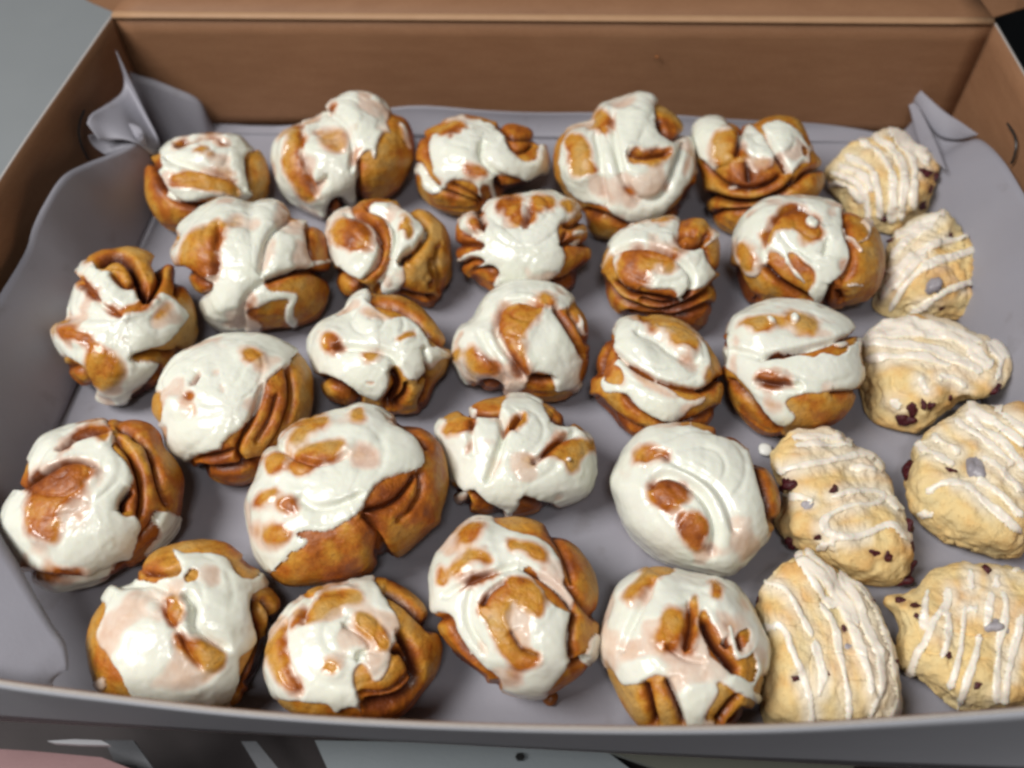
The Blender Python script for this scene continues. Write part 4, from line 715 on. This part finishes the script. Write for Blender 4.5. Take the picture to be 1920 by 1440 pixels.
# ---- parchment lining: one thing, its sheet laid on the floor and turned up the walls
paper=empty('parchment_paper',(0,.35,0),'grey-white parchment sheet lining the box, curled up at its corners','paper')
def ppart(name,V,fs):
    return mesh_obj(name,np.array(V)+box_inv,fs,M_PAPER,paper)
def wav(x,y): return .0011*max(0,1-abs(y-.365-.02*x)/.006)*(x<.14)+.0009*max(0,1-abs(x-.02-.1*y)/.005)+.0008*max(0,1-abs(y-.205+.05*x)/.005)+.0004*math.sin(x*31+1)*math.cos(y*23)+.0003*math.sin(x*70+y*55)
xs=np.linspace(XL+.006,XR-.006,180); ys=np.linspace(.126,YB-.006,150)
rows=[[np.array([x,y,.0012+wav(x,y)+.004*math.exp(-(x-XL-.006)/.008)+.004*math.exp(-(XR-.006-x)/.008)+.004*math.exp(-(YB-.006-y)/.008)]) for x in xs] for y in ys]
V_,f_=loft(rows,.0003); ppart('floor_sheet',V_,f_)
# rear turn-up: top edge traced on the back wall
edgeB=[(250,330),(390,262),(470,243),(560,232),(640,222),(760,203),(900,206),(1020,210),(1150,215),(1300,218),(1420,225),(1540,236),(1650,252),(1720,268),(1790,300)]
topB=spl([uny(p,YB-.006) for p in edgeB],70); rows=[]
for t in np.linspace(0,1,10):
    r=[]
    for p in topB:
        z=max(p[2],.0045); e=math.sin(t*math.pi/2)
        r.append(np.array([p[0],YB-.014+.0085*e+.002*math.sin(p[0]*40)*t,.0042+(z-.0042)*t*t**.2]))
    rows.append(r)
V_,f_=loft(rows,.0003); ppart('rear_turn_up',V_,f_)
# left turn-up: edge traced against the left wall
def side_sheet(name,edge,x_in,x_out,zb,samples=80,lean=1.0,rip=.002,ph=0):
    e=spl([unx(p,xo) for p,xo in edge],samples); foot=e.copy(); foot[:,0]=x_in; foot[:,2]=.0045
    rows=[]
    for t in np.linspace(0,1,16):
        k=t**1.3; r=foot*(1-k)+e*k
        r[:,2]=foot[:,2]*(1-t)+e[:,2]*t
        r[:,0]+=rip*np.sin(r[:,1]*55+ph+t*2)*math.sin(t*math.pi)+rip*.7*np.sin(r[:,1]*120+ph)*t*(1-t)
        rows.append(r)
    V,f=loft(rows,.0003); ppart(name,V,f)
xo=XL+.006
side_sheet('left_turn_up',[((-330,900),xo),((-180,760),xo),((-60,640),xo),((10,535),xo),((48,470),xo),((62,425),xo+.001),((84,380),xo+.004),((118,330),xo+.008),((165,305),xo+.010),((205,290),xo+.017),((240,275),xo+.026),((262,260),xo+.033),((269,250),xo+.036)],XL+.034,0,0)
# the two curls and the standing point of the rear left corner
def ribbon(name,A,B,n=40,m=10,bow=0):
    a=spl(A,n); b=spl(B,n); rows=[a*(1-t)+b*t+np.array([bow*math.sin(t*math.pi),0,0]) for t in np.linspace(0,1,m)]
    V,f=loft(rows,.0003); ppart(name,V,f)
U=lambda x,y,X: unx((x,y),X)
# lower loop
ribbon('curl',[U(166,254,xo+.004),U(190,247,xo+.008),U(215,237,xo+.014),U(243,231,xo+.023),U(261,238,xo+.031),U(269,250,xo+.036)],
              [U(200,292,xo+.012),U(215,286,xo+.017),U(230,279,xo+.022),U(245,272,xo+.027),U(258,262,xo+.031),U(269,252,xo+.036)],bow=-.003)
# upper loop rising to a point in the corner
ribbon('curl',[U(163,232,xo+.004),U(170,215,xo+.005),U(190,202,xo+.006),U(212,188,xo+.008),U(229,172,xo+.010),U(233,150,xo+.010),U(226,122,xo+.008),U(217,94,xo+.006)],
              [U(186,262,xo+.012),U(205,262,xo+.016),U(235,262,xo+.026),U(262,272,xo+.034),U(290,292,xo+.038),U(300,270,xo+.036),U(262,190,xo+.026),U(220,100,xo+.008)])
# corner sheet on the back wall
Q=lambda x,y,d=.008: uny((x,y),YB-d)
ribbon('corner_fold',[Q(222,108,.012),Q(243,134,.009),Q(290,150),Q(330,166),Q(362,180),Q(380,196),Q(392,222),Q(405,244)],
                     [Q(290,300,.030),Q(300,300,.030),Q(315,300,.030),Q(335,300,.030),Q(360,300,.030),Q(385,300,.030),Q(410,300,.028),Q(430,290,.026)])
# right turn-up with its folded tip
xr=XR-.007
side_sheet('right_turn_up',[((1732,262),xr-.028),((1722,215),xr-.024),((1744,228),xr-.018),((1800,262),xr-.006),((1838,262),xr-.003),((1880,300),xr-.001),((1925,372),xr),((1990,480),xr),((2080,640),xr),((2200,820),xr)],XR-.040,0,0,rip=.0018,ph=1.3)
W=lambda x,y,X: unx((x,y),X)
ribbon('folded_tip',[W(1694,172,xr-.030),W(1722,200,xr-.026),W(1755,250,xr-.018),W(1790,262,xr-.010),W(1832,254,xr-.004)],
                    [W(1714,157,xr-.028),W(1740,182,xr-.022),W(1772,210,xr-.014),W(1800,228,xr-.008),W(1834,252,xr-.004)],bow=-.001)
ribbon('folded_tip',[W(1694,172,xr-.030),W(1706,205,xr-.030),W(1714,240,xr-.030),W(1726,280,xr-.030)],
                    [W(1722,200,xr-.026),W(1740,235,xr-.024),W(1760,280,xr-.024),W(1775,320,xr-.026)])
# loose corner standing in front at the left
K=lambda x,y,z: un((x,y),z)
ribbon('front_corner',[K(-60,880,.050),K(0,1000,.052),K(35,1058,.053),K(68,1118,.055),K(100,1172,.056),K(122,1205,.057),K(128,1240,.058),K(127,1256,.058)],
                      [K(-240,1080,.072),K(-180,1160,.072),K(-120,1220,.071),K(-60,1262,.070),K(-10,1284,.070),K(40,1296,.069),K(75,1300,.066),K(98,1287,.062)],bow=-.002)

# ---- things around the box
t=empty('black_tray',(.42,.62,-.006),'black plastic tray edge beyond the right side of the box','tray')
prism('tray_base',[(-.115,-.4),(.3,-.4),(.3,.5),(-.115,.5)],.0,.03,M_BLACK,t); prism('tray_rim',[(-.118,-.402),(-.10,-.402),(-.10,.5),(-.118,.5)],.031,.045,M_BLACK,t)
def low(name,pts,z,thk,m,label,cat):
    w_=[un(p,z) for p in pts]; c=np.mean(w_,0); c[2]=z-thk
    o=prism(name,[(p[0]-c[0],p[1]-c[1]) for p in w_],0,thk,m,label=label,cat=cat); o.location=c; return o
low('pink_board',[(-80,1400),(60,1408),(190,1420),(255,1445),(300,1510),(-80,1510)],-.07,.004,M_PINK,'dusty pink board in shadow below the front left corner of the box','board')
low('white_reflection',[(88,1389),(140,1386),(190,1388),(206,1397),(150,1396),(100,1393)],-.055,.003,M_WHITE,'bright white sliver standing for a reflection just under the front left of the box','tray')  # thin white slab added to paint in a reflection streak
low('steel_strip',[(195,1388),(250,1388),(330,1500),(250,1500)],-.09,.004,M_STEEL,'narrow grey steel strip running forward beside the pink board','strip')
low('steel_strip',[(452,1390),(480,1390),(570,1500),(520,1500)],-.09,.004,M_STEEL,'narrow grey steel strip running forward beside the blue-grey sheet','strip')
low('grey_sheet',[(590,1388),(1120,1396),(1260,1500),(640,1500)],-.09,.003,M_SHEET,'blue-grey metal sheet below the middle of the box front','sheet')
low('round_plate',[(1130,1404),(1200,1404),(1620,1404),(1600,1440),(1560,1500),(1290,1500),(1230,1440)],-.075,.004,M_PLATE,'dark olive plate below the right half of the box front','plate')
low('rivet',[(970,1412),(980,1412),(984,1419),(980,1425),(970,1425),(966,1419)],-.0865,.002,M_BLACK,'small dark rivet on the blue-grey sheet','rivet')
def crumb(px,z,r,m,name,label,cat,flat=.5,seed=1):
    c=un(px,z) if z is not None else uny(px,YB-.004)
    us=np.linspace(0,math.pi,8); vs=np.linspace(0,2*math.pi,12,endpoint=False); U_,W_=np.meshgrid(us,vs,indexing='ij')
    d=np.stack([np.sin(U_)*np.cos(W_),np.sin(U_)*np.sin(W_),np.cos(U_)],-1).reshape(-1,3)
    V=d*(r*(1+.3*noise(d*1.7+seed,2)))[:,None]*np.array([1,1,flat])
    return mesh_obj(name,V,grid_faces(8,12),m,None,label=label,cat=cat).__setattr__('location',c)
crumb((1436,843),.003,.0042,M_ICE2:=simple('icing_drip',(.78,.79,.74),(.82,.82,.78),60,.3),'icing_drip','white drop of icing on the paper left of the looped-drizzle scone','icing drip',.35,2)
crumb((1232,107),None,.0012,M_CARAMEL,'crumb','tiny orange crumb stuck to the brown back wall','crumb',1,3)
crumb((1032,1310),.004,.0035,M_CARAMEL,'crumb','brown flake of dough under the concentric-ring bun at the front','crumb',.7,4)
for k,D in enumerate(BUNS): build_bun(k,D)
for k,D in enumerate(SCONES): build_scone(k,D)
